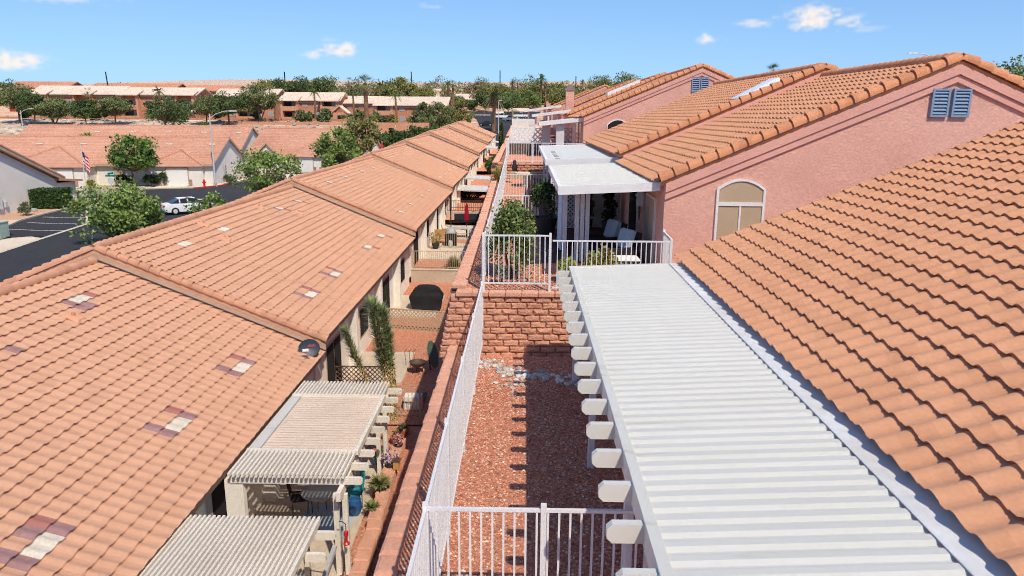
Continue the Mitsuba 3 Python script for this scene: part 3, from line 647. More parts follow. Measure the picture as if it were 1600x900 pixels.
def cover(label, x0, x1, y0, y1, z0, z1, ribs=True, posts=((), 0), holes=False, group=None):
    """flat metal cover: x0..x1 falling to z0 at x0, y0..y1."""
    t = thing('patio_cover', label, 'patio cover', group)
    z = lambda x: z0 + (z1 - z0)*(x - x0)/(x1 - x0)
    n = max(1, int((y1 - y0)/.42)); st = (y1 - y0)/n
    if ribs:
        b = MB(); xa, xb = x0 + .08, x1 - .02
        P = np.array([(0, 0), (.3, 0), (.33, .025), (.39, .025), (.42, 0), (.42, -.02), (0, -.02)]); P[:, 0] *= st/.42
        va = np.c_[np.full(7, xa), P[:, 0], P[:, 1] + z(xa)]; vb = np.c_[np.full(7, xb), P[:, 0], P[:, 1] + z(xb)]
        b.add(np.vstack([va, vb]), [[k, (k + 1) % 7, 7 + (k + 1) % 7, 7 + k] for k in range(7)])
        s = b.shape('patio_white')
        for k in range(n): put('roof_pan', moved(s, shift(0, y0 + k*st, 0)), t)
    else:
        put('roof_panel', MB().hexa(np.array([[x0 + .08, y0, z(x0) - .03], [x1, y0, z1 - .03], [x1, y1, z1 - .03], [x0 + .08, y1, z(x0) - .03], [x0 + .08, y0, z(x0)], [x1, y0, z1], [x1, y1, z1], [x0 + .08, y1, z(x0)]])).shape('patio_white'), t)
    f = MB()
    f.hexa(np.array([[x0, y0 - .07, z0 - .19], [x1 + .05, y0 - .07, z1 - .19], [x1 + .05, y0 - .002, z1 - .19], [x0, y0 - .002, z0 - .19], [x0, y0 - .07, z0 + .035], [x1 + .05, y0 - .07, z1 + .035], [x1 + .05, y0 - .002, z1 + .035], [x0, y0 - .002, z0 + .035]]))
    put('front_fascia', f.shape('white_paint'), t)
    put('side_gutter', MB().box(x0, x0 + .1, y0, y1, z0 - .17, z0 + .03).shape('white_paint'), t)
    f = MB(); f.hexa(np.array([[x0, y1, z0 - .19], [x1 + .05, y1, z1 - .19], [x1 + .05, y1 + .07, z1 - .19], [x0, y1 + .07, z0 - .19], [x0, y1, z0 + .035], [x1 + .05, y1, z1 + .035], [x1 + .05, y1 + .07, z1 + .035], [x0, y1 + .07, z0 + .035]]))
    put('rear_fascia', f.shape('white_paint'), t)
    for (x, y) in posts[0]:
        zt = float(lot_z(y)) if x > -1.5 else float(yard_z(y))
        put('post', MB().box(x - posts[1], x + posts[1], y - posts[1], y + posts[1], zt, z(x) - .15).shape('white_paint'), t)
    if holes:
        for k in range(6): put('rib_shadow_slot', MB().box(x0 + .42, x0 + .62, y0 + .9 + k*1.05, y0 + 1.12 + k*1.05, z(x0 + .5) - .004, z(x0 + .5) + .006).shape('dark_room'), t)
    return t
C2 = cover('white ribbed patio cover over the shady patio with two armchairs', .90, 3.50, 19.25, 27.3, 8.17, 8.30, posts=(((1.22, 21.3), (1.22, 26.9)), .05))
for dx in (.0, .15, .30): put('post', MB().box(1.50 + dx, 1.62 + dx, 21.2, 21.33, 5.75, 8.05).shape('white_paint'), C2)
C3 = cover('white patio cover with a row of dark slots, second beyond the white gate', .80, 3.55, 28.0, 40.8, 8.36, 8.46, ribs=False, posts=(((1.1, 28.4), (1.1, 35), (1.1, 40.4)), .06), holes=True)
C4 = cover('narrow white awning on grey pillars beside the second pink gable', .9, 3.6, 46.6, 50.5, 9.55, 9.85, ribs=False, posts=(((1.25, 50.1),), .07))
put('pillar', MB().box(2.0, 2.5, 46.9, 47.4, 7.2, 9.6).shape('metal_galv'), C4)
put('pillar', MB().box(1.2, 1.7, 48.9, 49.4, 7.2, 9.5).shape('metal_galv'), C4)
C5 = cover('thin white awning seen edge on above the white lattice', .6, 3.6, 59.5, 64, 10.05, 10.45, ribs=False, posts=(((.9, 60), (2.6, 60)), .07))
C6 = cover('small far white awning left of the pink chimney', .0, 3.6, 75, 80, 10.5, 11.0, ribs=False, posts=(((.4, 75.6), (2.4, 75.6)), .08))

# ---------------------------------------------------------------- retaining walls of split-face blocks, each block a piece
BV = []
def rough_block(seed, sx, sy, sz):           # front (-y) face broken, sides chamfered
    rg = np.random.default_rng(seed); hx, hz = sx/2, sz/2
    c = .030
    fr = [(-hx + c, -hz + c), (0, -hz + c*.6), (hx - c, -hz + c), (hx - c, 0), (hx - c, hz - c), (0, hz - c*.5), (-hx + c, hz - c), (-hx + c, 0)]
    v = [[x + rg.normal(0, .008), -.035 + rg.normal(0, .012), z + rg.normal(0, .006)] for x, z in fr]
    v += [[rg.normal(0, .04), -.055 + rg.normal(0, .012), rg.normal(0, .02)]]
    bk = [(-hx, -hz), (0, -hz), (hx, -hz), (hx, 0), (hx, hz), (0, hz), (-hx, hz), (-hx, 0)]
    v += [[x, .01, z] for x, z in bk] + [[x, sy, z] for x, z in bk]
    f = [[8, k, (k + 1) % 8] for k in range(8)]
    for k in range(8):
        k2 = (k + 1) % 8
        f += [[k, 9 + k, 9 + k2], [k, 9 + k2, k2]]
        f += [[9 + k, 17 + k, 17 + k2], [9 + k, 17 + k2, 9 + k2]]
    return np.array(v), np.array(f)
BW, BH, BD = .385, .158, .26
BLK = [ply(rough_block(k, BW - .012, BD, BH - .008), 'block_red', False) for k in range(6)]
CAPS = [ply(chamfer_box(BW - .01, .40, .10, .018), 'cap_red', False) for k in range(1)]
wl = thing('block_wall', 'red split-face block wall crossing behind the rock bed under the white gate', 'retaining wall')
put('core', MB().box(-1.55, 3.6, 17.62, 17.9, 3.6, 5.62).shape('backing_dark'), wl)
rg = np.random.default_rng(5)
NC = 10
for j in range(NC):
    z = 5.74 - .10 - BH*(j + .5); y = 17.56 - .012*j
    x0 = -1.60 - .032*j
    off = 0 if j % 2 else BW/2
    for i in range(14):
        x = x0 + BW*i + off*(1 if i or not off else 1)
        if x > 2.4: break
        if off and i == 0: put('block', moved(BLK[(i*3 + j) % 6], rotz(rg.normal(0, .03), x0 - BW/4, y, z) @ np.diag([.5, 1, 1, 1])), wl)
        put('block', moved(BLK[(i*3 + j*5) % 6], rotz(rg.normal(0, .025), x + (BW*.25 if off and 0 else 0), y + rg.normal(0, .008), z)), wl)
for i in range(10):
    x = -1.45 + BW*i*1.06
    put('cap_stone', moved(ply(chamfer_box(BW*1.06 - .012, .40, .13, .02), 'cap_red', False) if i == 0 and 0 else CAPS[0], rotz(rg.normal(0, .012), x, 17.66, 5.70) @ np.diag([1.05, 1, 1.25, 1])), wl)
# the long retaining wall facing the lower yards
sw = thing('long_retaining_wall', 'long red block retaining wall with flat caps left of the white fence', 'retaining wall')
core = MB()
for (y0, y1) in ((2, 17.6), (17.6, 42.0), (42.0, 73), (73, 128)):
    z0, z1 = float(lot_z(y0 + .12)) - .12, float(lot_z(y1 - .12)) - .12
    if y0 < 5: z0 = z1 = 4.18
    zb = -.3
    core.hexa(np.array([[-2.35, y0, zb], [-1.60, y0, zb], [-1.60, y1, zb], [-2.35, y1, zb], [-1.80, y0, z0], [-1.60, y0, z0], [-1.60, y1, z1], [-1.80, y1, z1]]))
put('core', core.shape('backing_dark'), sw)
rows = []; Mfar = []
cells = []
for j in range(37):
    for i in range(330):
        y = 2.2 + BW*(i + .5*(j % 2))
        if y > 100: break
        ztop = (4.3 if y < 17.5 else float(lot_z(y))) - .10
        z = ztop - BH*(j + .5)
        if z < float(yard_z(y)) - .1 or (z > 4.2 and 17.2 < y < 18.0): continue
        x = -1.79 - .6*(ztop - z)/6.1
        cells.append((x, y, z))
cells = np.array(cells)
dd = np.linalg.norm(cells - np.array([0, 14, 8]), axis=1)
vis = (cells[:, 1] > 17) & (cells[:, 1] < 30)
order = np.argsort(np.where(vis, dd, dd + 1000))
near_set = set(order[:140])
Rm = lambda x, y, z, q: frame((0, -1, 0), (1, 0, 0), (0, 0, 1), (x + q, y, z))   # block front (-y) turned to face -x
for k in sorted(near_set): put('block', moved(BLK[k % 6], Rm(*cells[k], RNG.normal(0, .008))), sw)
vb, fb_ = rough_block(3, BW - .012, BD, BH - .008)
rest = [Rm(*cells[k], RNG.normal(0, .008)) for k in range(len(cells)) if k not in near_set]
put('lower_blocks', ply(repeat_mesh(vb, fb_, rest), 'block_red', False), sw, kind='stuff')
capm = []
y = 2.3; k = 0
CW = .43
cap_s = ply(chamfer_box(.29, CW - .026, .13, .05), 'cap_red', False); cap_u = ply(chamfer_box(.36, CW - .012, .11, .02), 'cap_red', False)
while y < 126:
    z = (4.3 if y < 17.5 else float(lot_z(y))) + .02
    if abs(y - 17.6) > .22 and abs(y - 42.02) > .2 and abs(y - 73.02) > .2:
        M = rotz(RNG.normal(0, .02), (-1.71 if y < 17.6 else -1.61) + RNG.normal(0, .008), y, z + RNG.normal(0, .004))
        if y < 60: put('cap_stone', moved(cap_s if y < 17.6 else cap_u, M), sw)
        else: capm.append(M)
    y += CW
cv, cf = chamfer_box(.37, CW - .012, .11, .02)
cf = np.vstack([cf[:, [0, 1, 2]], cf[:, [0, 2, 3]]]) if cf.shape[1] == 4 else cf
put('far_caps', ply(repeat_mesh(cv, cf, capm), 'cap_red', False), sw, kind='stuff')
# second and third cross walls up the hill
for (yy, zt, zb, x1, lab) in ((42.0, 7.35, 6.5, 1.6, 'low red block wall far up the lots under a white picket fence'), (73.0, 8.0, 7.75, 1.6, 'farthest red block cross wall of the upper lots')):
    w2 = thing('block_wall', lab, 'retaining wall')
    put('core', MB().box(-1.5, 3.6, yy + .02, yy + .25, zb - .4, zt - .12).shape('backing_dark'), w2)
    nr = int((zt - zb)/BH) + 1
    for j in range(nr):
        for i in range(9):
            x = -1.35 + BW*(i + .5*(j % 2))
            if x < x1: put('block', moved(BLK[(i + j*2) % 6], shift(x, yy - .01, zt - .10 - BH*(j + .5))), w2)
    for i in range(8): put('cap_stone', moved(CAPS[0], shift(-1.3 + BW*i*1.04, yy + .1, zt - .04)), w2)
# ---------------------------------------------------------------- white picket fences
PK = {}
def fence(label, p0, p1, zb, zt, step=.12, parts=True, posts=(), pr=.011, rail=.036, hb=.12, m='white_paint', key='picket_fence', group=None, endposts=True, post_r=.03, cat='fence'):
    """p0,p1: ground ends (x,y); zb, zt: (ground z, top z) pairs or numbers at both ends."""
    t = thing(key, label, cat, group)
    p0, p1 = np.array(p0, float), np.array(p1, float); zb = np.broadcast_to(zb, (2,)).astype(float); zt = np.broadcast_to(zt, (2,)).astype(float)
    L = np.linalg.norm(p1 - p0); n = max(2, int(round(L/step)))
    at = lambda s: p0 + (p1 - p0)*s
    b = MB().bar((*p0, zt[0] - rail/2), (*p1, zt[1] - rail/2), rail, rail)
    put('top_rail', b.shape(m), t)
    put('bottom_rail', MB().bar((*p0, zb[0] + hb), (*p1, zb[1] + hb), rail, rail).shape(m), t)
    mats = []
    for k in range(1, n):
        q = at(k/n); z0 = zb[0] + (zb[1] - zb[0])*k/n + hb; z1 = zt[0] + (zt[1] - zt[0])*k/n - rail
        mats.append((q[0], q[1], z0, z1))
    if parts:
        for (x, y, z0, z1) in mats:
            h = round(z1 - z0, 3)
            if (h, m, pr) not in PK: PK[h, m, pr] = MB().box(-pr, pr, -pr, pr, 0, h).shape(m)
            put('picket', moved(PK[h, m, pr], shift(x, y, z0)), t)
    else:
        b = MB()
        for (x, y, z0, z1) in mats: b.box(x - pr, x + pr, y - pr, y + pr, z0, z1)
        put('pickets', b.shape(m), t, kind='stuff')
    ss = list(posts) + ([0, 1] if endposts else [])
    for s in ss:
        q = at(s); z0 = zb[0] + (zb[1] - zb[0])*s; z1 = zt[0] + (zt[1] - zt[0])*s + .05
        put('post', MB().box(q[0] - post_r, q[0] + post_r, q[1] - post_r, q[1] + post_r, z0 - .1, z1).shape(m), t)
    return t
fence('white picket fence across the bottom of the photo in front of the red gravel', (-1.0, 6.95), (1.35, 6.95), 4.3, 5.98, posts=(.53,), hb=.16)
fence('long white fence running away beside the red gravel, nearest stretch', (-1.0, 2.3), (-1.0, 17.5), 4.3, (5.98, 5.98), posts=(.15, .45, .62, .8), hb=.16)
fence('white gate section above the block wall in front of the green bush', (-.97, 17.62), (.66, 17.62), 5.76, 7.17, step=.122, posts=(), hb=.2)
fence('white picket fence in front of the shady patio, ending at the pink wall', (.72, 17.62), (3.6, 17.62), 5.76, 7.05, step=.122, hb=.10, endposts=False, posts=(1,))
fence('short white fence return running to the pink house corner', (3.62, 17.68), (3.66, 18.95), 5.76, 7.09, posts=(.97,), endposts=False, step=.122)
fence('white fence climbing along the wall past the green bush', (-1.0, 17.7), (-1.0, 27.3), (5.76, 5.9), (6.98, 7.2), posts=(.33, .66))
fence('white fence farther up the wall between the two division fences', (-1.0, 27.4), (-1.0, 41.9), (5.9, 6.55), (7.2, 7.86), posts=(.3, .6), step=.12, parts=False)
fence('white division fence behind the green bush', (-1.0, 27.35), (.55, 27.35), 5.9, 7.10, posts=(.62,), parts=True)
fence('white division fence under the cross wall, second from the camera', (-1.0, 34.6), (1.1, 34.6), 6.2, 7.32, posts=(.55,), parts=True, step=.13)
fence('white picket fence on top of the low red cross wall', (-1.0, 42.05), (3.5, 42.05), 7.36, 8.50, posts=(.33,), parts=True, step=.14)
fence('white fence along the wall beyond the cross wall', (-1.0, 42.1), (-1.0, 72.9), (7.36, 7.8), (8.5, 8.95), posts=(.3, .6), step=.13, parts=False)
fence('farthest white fence along the upper wall', (-1.0, 73.1), (-1.0, 110), (8.0, 8.6), (9.15, 9.75), step=.14, parts=False)
gl = put('gate_latch', MB().box(.52, .56, 17.55, 17.60, 6.35, 6.75).shape('metal_galv')); labels[gl] = {'label': 'small grey gate latch on the white gate post above the block wall', 'category': 'latch'}
# ---------------------------------------------------------------- row of pale rocks at the foot of the wall
def rock_mesh(seed, s):
    rg = np.random.default_rng(seed); m = trimesh.creation.icosphere(1, 1.0); v = m.vertices*rg.uniform(.7, 1.2, (len(m.vertices), 1))
    v = v*np.array([rg.uniform(.8, 1.3), rg.uniform(.7, 1.1), rg.uniform(.55, .85)])*s
    return v, m.faces
mat('rock_pale', mottled((.56, .50, .43), (.40, .35, .30), 6, 30, .3), .9, .1)
mat('rock_grey', mottled((.40, .38, .36), (.28, .27, .26), 6, 30, .3), .9, .1)
mat('rock_white', mottled((.70, .68, .65), (.55, .50, .45), 6, 30, .2), .9, .1)
ROCKS = [ply(rock_mesh(k, 1.0), ('rock_pale', 'rock_grey', 'rock_white')[k % 3], False) for k in range(9)]
rg = np.random.default_rng(21)
line = np.array([(-.92, 16.8), (-.7, 16.45), (-.3, 15.95), (.1, 15.55), (.5, 15.7), (.9, 15.5), (1.3, 15.15), (1.6, 14.95)])
for k in range(130):
    t = rg.uniform(0, len(line) - 1.01); i = int(t); p = line[i]*(1 - t + i) + line[i + 1]*(t - i) + rg.normal(0, .15, 2)
    s = rg.uniform(.03, .088); ki = int(rg.integers(9))
    o = put('rock', moved(ROCKS[ki], rotz(rg.uniform(0, 6.3), p[0], p[1], float(lot_z(p[1])) + s*.35, s)))
    tone = ('pale tan', 'grey', 'whitish')[ki % 3]; lit = 'sunlit left part' if p[0] < .25 else 'shaded right part'
    labels[o] = {'label': f'{tone} rounded rock in the {lit} of the stone row', 'category': 'rock', 'group': f'{tone} rocks in the {lit} of the stone row'}
for k in range(14):
    p = np.array([-.35, 14.9]) + rg.normal(0, .2, 2); s = rg.uniform(.03, .07)
    o = put('rock', moved(ROCKS[rg.integers(9)], rotz(rg.uniform(0, 6.3), p[0], p[1], 4.3 + s*.3, s)))
    labels[o] = {'label': 'small stray rock lying on the red gravel nearer than the stone row', 'category': 'rock', 'group': 'stray rocks on the red gravel'}
# ---------------------------------------------------------------- the near lower yard: pergolas, pots, tools
def lattice(parent, p0, p1, z0, z1, m, step=.11, w=.036, th=.008, frame_=True, parts=True):
    """diagonal lattice panel between two ground points."""
    p0, p1 = np.array(p0, float), np.array(p1, float); L = np.linalg.norm(p1 - p0); d = (p1 - p0)/L; H = z1 - z0
    nrm = np.array([-d[1], d[0]])
    P = lambda s, z, o: (p0[0] + d[0]*s + nrm[0]*o, p0[1] + d[1]*s + nrm[1]*o, z)
    q = step*math.sqrt(2)
    for sg, o in ((1, th*.55), (-1, -th*.55)):
        b = MB()
        k = -int(H/q) - 1
        while k*q < L + H:
            # line s = s0 + sg*(z - z0)
            s0 = k*q if sg > 0 else k*q
            za, zb = z0, z1; sa, sb = (s0, s0 + H) if sg > 0 else (s0, s0 - H)
            def clip(sa, za, sb, zb):
                for lim, low in ((0, True), (L, False)):
                    out = [(s < lim) if low else (s > lim) for s in (sa, sb)]
                    if all(out): return None
                    if any(out):
                        t = (lim - sa)/(sb - sa); zi = za + (zb - za)*t
                        if out[0]: sa, za = lim, zi
                        else: sb, zb = lim, zi
                return sa, za, sb, zb
            c = clip(sa, za, sb, zb)
            if c and abs(c[1] - c[3]) > .02: b.bar(P(c[0], c[1], o), P(c[2], c[3], o), w, th, up=(*nrm, 0))
            k += 1
        put('lattice_strips', b.shape(m), parent, kind='stuff')
    if frame_:
        b = MB().bar(P(0, z1, 0), P(L, z1, 0), .04, .05).bar(P(0, z0, 0), P(L, z0, 0), .04, .05).bar(P(0, z0, 0), P(0, z1, 0), .05, .05, up=(0, 1, 0)).bar(P(L, z0, 0), P(L, z1, 0), .05, .05, up=(0, 1, 0))
        put('frame', b.shape(m), parent)
pg = thing('pergola', 'cream pergola with louvred middle and slatted ends beside the tan tile roof', 'pergola')
A0, A1, B0, B1, ZP = -6.28, -3.78, 14.15, 19.75, 2.44
def slats(parent, y0, y1, x0, x1, z, n, m='pergola_cream'):
    s = MB().box(-.022, .022, y0, y1, -.04, .045).shape(m)
    for k in range(n): put('slat', moved(s, shift(x0 + (x1 - x0)*(k + .5)/n, 0, z)), parent)
slats(pg, B0, 15.35, A0, A1 + .05, ZP + .05, 26)
slats(pg, 18.75, B1, A0, A1 + .02, ZP + .05, 26)
lv = MB().hexa(np.array([[A0 + .28, -.05, 0], [A1 - .02, -.05, 0], [A1 - .02, .045, .0], [A0 + .28, .045, .0], [A0 + .28, -.05, .03], [A1 - .02, -.05, .03], [A1 - .02, .045, .03], [A0 + .28, .045, .03]])).shape('louver_tan')
for k in range(24): put('louver', moved(lv, shift(0, 15.46 + .142*k, ZP)), pg)
put('louver_frame', MB().box(A0, A0 + .26, 15.36, 18.74, ZP - .02, ZP + .06).shape('patio_white'), pg)
put('louver_frame', MB().box(A1 - .02, A1 + .06, 15.36, 18.74, ZP - .05, ZP + .10).shape('pergola_cream'), pg)
for y in (15.36, 18.74): put('louver_frame', MB().box(A0, A1 + .06, y - .03, y + .03, ZP - .02, ZP + .09).shape('pergola_cream'), pg)
tp = MB().prism([(-.30, -.17), (-.33, -.13), (-.33, -.04), (-.30, -.0), (.02, .0), (.02, -.17)], 1, -.035, .035)
tail_y = [14.35 + k*.655 for k in range(9)]
rf = MB().box(A0, A1, -.035, .035, -.16, .0).shape('pergola_cream')
rt = MB().prism([(0, -.16), (.33, -.16), (.37, -.12), (.37, -.04), (.33, 0), (0, 0)], 1, -.038, .038).shape('pergola_cream')
for y in tail_y:
    put('rafter', moved(rf, shift(0, y, ZP - .06)), pg); put('rafter_end', moved(rt, shift(A1, y, ZP - .055)), pg)
put('beam', MB().box(A1 - .12, A1 - .02, 13.95, 20.0, ZP - .42, ZP - .225).shape('pergola_cream'), pg)
for y in (14.3, 18.9):
    for dx in (-.14, .06): put('post', MB().box(A1 - .13 + dx, A1 - .02 + dx, y - .05, y + .05, .06, ZP - .42).shape('pergola_cream'), pg)
    put('post', MB().box(A1 - .12, A1 - .05, y + .1, y + .19, .06, ZP - .42).shape('pergola_cream'), pg)
p2 = thing('pergola', 'open slatted white-grey pergola at the bottom of the photo, nearest the camera', 'pergola')
slats(p2, 7.5, 12.55, -6.45, -3.8, ZP + .02, 29)
for y in (12.25, 11.55, 10.85, 10.15, 9.4, 8.6):
    put('rafter', moved(rf, shift(-.12, y, ZP - .07)), p2); put('rafter_end', moved(rt, shift(A1 - .05, y, ZP - .065)), p2)
put('edge_beam', MB().box(-3.86, -3.80, 7.5, 12.45, ZP - .03, ZP + .09).shape('pergola_cream'), p2)
for y in (8.2, 12.1): put('post', MB().box(-4.05, -3.95, y, y + .1, .06, ZP - .24).shape('pergola_cream'), p2)
# wing wall and window seen between the pergolas
ww = thing('wing_wall', 'cream wing wall striped by pergola shadow between the two pergolas', 'wall')
put('panel', MB().box(-6.42, -6.02, 14.35, 14.52, .05, 2.28).shape('stucco_white'), ww)
wd = put('window_screen', MB().box(-6.74, -6.68, 12.45, 14.25, .35, 2.2).shape('fascia_beige'), ww)
put('pane', MB().box(-6.68, -6.66, 12.55, 13.35, .45, 2.1).shape('glass_dark'), wd); put('pane', MB().box(-6.68, -6.66, 13.42, 14.15, .45, 2.1).shape('glass_pale'), wd)
put('door_mat', box(-6.55, -5.9, 14.6, 15.5, .072, .09, 'metal_brown'), label='dark brown doormat on the shaded slab under the pergola', cat='doormat')
tb = thing('glass_table', 'round patio table with thin metal legs deep in the pergola shade', 'table')
put('top', MB().lathe([(0, .72), (.5, .72), (.5, .74), (0, .74)], (-5.0, 16.6, .07), 18).shape('glass_pale'), tb)
for a in range(4): put('leg', MB().tube([(-5 + .38*math.cos(a*1.57), 16.6 + .38*math.sin(a*1.57), .07), (-5 + .3*math.cos(a*1.57), 16.6 + .3*math.sin(a*1.57), .79)], .015).shape('metal_brown'), tb)
def patio_chair(label, x, y, rz, m='metal_brown', seat='fabric_dark', zb=.07, group=None):
    t = thing('patio_chair', label, 'chair', group); M = rotz(rz, x, y, zb)
    put('seat', MB().box(-.25, .25, -.25, .25, .38, .44).xf(M).shape(seat), t)
    put('backrest', MB().hexa(np.array([[-.25, .22, .44], [.25, .22, .44], [.25, .27, .44], [-.25, .27, .44], [-.25, .32, .95], [.25, .32, .95], [.25, .36, .95], [-.25, .36, .95]])).xf(M).shape(seat), t)
    for sx in (-.24, .24):
        for sy in (-.24, .24): put('leg', MB().tube([(sx, sy, 0), (sx, sy, .40)], .014).xf(M).shape(m), t)
        put('armrest', MB().tube([(sx, -.24, .4), (sx, -.22, .62), (sx, .26, .64)], .015).xf(M).shape(m), t)
    return t
patio_chair('dark patio chair left of the shaded round table', -5.6, 16.9, 1.9, group=None)
patio_chair('dark patio chair right of the shaded round table', -4.4, 17.2, -1.2, seat='teal')
rug = put('outdoor_rug', box(-5.5, -4.2, 15.7, 17.2, .072, .08, 'fabric_blue'), label='pale blue patterned rug under the shaded table', cat='rug')
# border bricks of the planter
br = thing('planter_edging', 'row of reddish edging blocks along the lower planter', 'edging')
es = ply(chamfer_box(.36, .41, .30, .03), 'cap_red', False)
for k in range(30):
    y = 8.2 + .425*k
    put('edging_block', moved(es, rotz(rg.normal(0, .05), -3.62 + .10*math.sin(y*.55) + rg.normal(0, .012), y, .21 + rg.normal(0, .01))), br)
def spiky(n, r, h, at, seed, cols=((.10, .16, .04), (.18, .24, .07), (.26, .27, .10)), w=.02, droop=.5):
    g = np.random.default_rng(seed); a = g.uniform(0, 2*np.pi, n); e = g.uniform(.2, 1.35, n); L = g.uniform(.6, 1, n)
    d = np.stack([np.cos(a)*np.cos(e), np.sin(a)*np.cos(e), np.sin(e)], -1)
    s = np.stack([-np.sin(a), np.cos(a), 0*a], -1)*w
    base = np.asarray(at) + d*np.array([r*.12, r*.12, 0])
    tip = base + d*np.array([r, r, h])*L[:, None]; tip[:, 2] -= droop*h*(1 - d[:, 2])*L*.5
    mid = base + d*np.array([r, r, h])*(L*.55)[:, None]
    v = np.stack([base - s*.6, base + s*.6, mid + s, tip, mid - s], 1)
    f = np.array([[0, 1, 2], [0, 2, 4], [4, 2, 3]]); fs = (f[None] + (np.arange(n)*5)[:, None, None]).reshape(-1, 3)
    c = np.asarray(cols)[g.integers(len(cols), size=n)]*g.uniform(.8, 1.2, (n, 1))
    return v.reshape(-1, 3), fs, np.repeat(c, 5, 0)
def leaf_shape(v, f, c): return ply((v, f), 'leaf', False, color=np.clip(c, 0, .9))
def leafball(n, R, at, seed, size, cols, flat=1.0, shell=.5):
    g = np.random.default_rng(seed); d = g.normal(size=(n, 3)); d /= np.linalg.norm(d, axis=1)[:, None]
    p = np.asarray(at) + d*np.asarray(R)*(g.uniform(shell**3, 1, (n, 1))**(1/3))
    return leaves(p, size, cols, g)
def leaves(p, size, cols, g, aspect=2.0):
    n = len(p); u = g.normal(size=(n, 3)); u /= np.linalg.norm(u, axis=1)[:, None]
    w = np.cross(u, g.normal(size=(n, 3))); w /= np.linalg.norm(w, axis=1)[:, None] + 1e-9
    s = (size*g.uniform(.6, 1.35, n))[:, None]
    v = np.stack([p - u*s, p + w*s/aspect, p + u*s, p - w*s/aspect], 1)
    f = np.array([[0, 1, 2], [0, 2, 3]]); fs = (f[None] + (np.arange(n)*4)[:, None, None]).reshape(-1, 3)
    cols = np.asarray(cols); c = cols[g.integers(len(cols), size=n)]*g.uniform(.75, 1.25, (n, 1))
    return v.reshape(-1, 3), fs, np.repeat(c, 4, 0)
def join(parts):
    vs, fs, cs, o = [], [], [], 0
    for v, f, c in parts: vs.append(v); fs.append(f + o); cs.append(c); o += len(v)
    return np.vstack(vs), np.vstack(fs), np.vstack(cs)
GREENS = [(.07, .12, .03), (.10, .16, .04), (.05, .09, .025), (.14, .19, .05)]
def potted(label, x, y, zb, pot, r, h, kind, seed, n=160, R=.3, cols=GREENS, H=None, name='potted_plant'):
    t = thing(name, label, 'potted plant')
    put('pot', MB().lathe([(r*.65, 0), (r*.98, h*.6), (r, h*.92), (r*.92, h), (r*.8, h), (r*.75, h*.85), (0, h*.85)], (x, y, zb), 16).shape(pot, 40), t)
    if kind == 'spike': v, f, c = spiky(n, R, H or R*1.3, (x, y, zb + h*.85), seed, cols)
    else: v, f, c = leafball(n, (R, R, H or R), (x, y, zb + h + (H or R)*.7), seed, .05, cols)
    put('foliage', leaf_shape(v, f, c), t)
    return t
bp = thing('blue_pot', 'glazed blue pot standing on the slab right of the pergola post', 'pot')
put('body', MB().lathe([(.10, 0), (.165, .16), (.175, .28), (.15, .39), (.16, .42), (.14, .42), (.13, .36), (0, .33)], (-4.2, 16.75, .07), 20).shape('pot_blue', 40), bp)
potted('leafy trailing plant in a dark pot on the edging beside the blue pot', -3.72, 17.6, .3, 'pot_dark', .24, .2, 'spike', 3, 220, .42, [(.16, .19, .05), (.22, .22, .08), (.30, .26, .14)], .32)
potted('small teal pot with sprouting plant beside the far pergola post', -4.12, 19.55, .07, 'teal', .16, .2, 'leaf', 4, 90, .16, [(.25, .36, .08), (.18, .3, .06)])
potted('terracotta pots of a low plant at the foot of the spiky tree', -3.75, 21.55, .08, 'pot_terra', .2, .24, 'spike', 5, 60, .2)
potted('terracotta pot with a small cactus, in front of the spiky tree', -3.85, 20.95, .08, 'pot_terra', .22, .22, 'leaf', 6, 50, .14)
potted('purple and white flowers in a small pot on the edging', -3.68, 18.85, .3, 'pot_dark', .15, .15, 'leaf', 7, 130, .26, [(.55, .4, .55), (.65, .55, .62), (.25, .1, .3), (.08, .13, .04)])
potted('pink flowers in a small pot near the garden lantern', -3.66, 20.15, .3, 'pot_dark', .13, .13, 'leaf', 8, 90, .2, [(.55, .12, .2), (.6, .3, .3), (.08, .13, .04)])
potted('yellow-green bromeliad in the dark corner by the doormat', -5.75, 13.95, .07, 'pot_dark', .14, .2, 'spike', 9, 46, .36, [(.22, .27, .05), (.30, .32, .08)], .36)
potted('low rosette plant on the edging below the blue pot', -3.75, 16.6, .3, 'pot_dark', .1, .08, 'spike', 10, 120, .3, [(.15, .18, .06), (.2, .2, .08)], .2)
t = thing('bird_house', 'small tan wooden bird house on the edging beside the flowers', 'bird house')
put('body', MB().box(-3.56, -3.40, 18.62, 18.80, .36, .60).shape('wood_orange'), t)
put('roof', MB().prism([(-3.60, .60), (-3.36, .60), (-3.48, .70)], 1, 18.60, 18.82).shape('metal_brown'), t)
t = thing('solar_light', 'dark garden lantern on a thin stake beside the terracotta pots', 'garden light')
put('stake', MB().tube([(-3.66, 20.6, .1), (-3.66, 20.6, .62)], .012).shape('metal_black'), t)
put('head', MB().lathe([(0, .60), (.05, .62), (.09, .74), (.03, .80), (0, .82)], (-3.66, 20.6, 0), 10).shape('metal_black'), t)
t = thing('hummingbird_feeder', 'red hummingbird feeder hanging from the pergola post', 'bird feeder')
put('base', MB().lathe([(0, 1.02), (.065, 1.02), (.07, 1.05), (.04, 1.08), (0, 1.08)], (-3.72, 13.95, 0), 12).shape('red_plastic'), t)
put('bottle', MB().lathe([(.03, 1.08), (.035, 1.2), (.05, 1.24), (.05, 1.32), (0, 1.36)], (-3.72, 13.95, 0), 10).shape('red_plastic'), t)
put('hook', MB().tube([(-3.72, 13.95, 1.36), (-3.72, 13.95, 1.5), (-3.8, 13.95, 1.56), (-3.86, 13.95, 1.56)], .01).shape('metal_black'), t)
t = thing('shepherd_hook', 'thin black pole standing on the slab by the edging', 'pole')
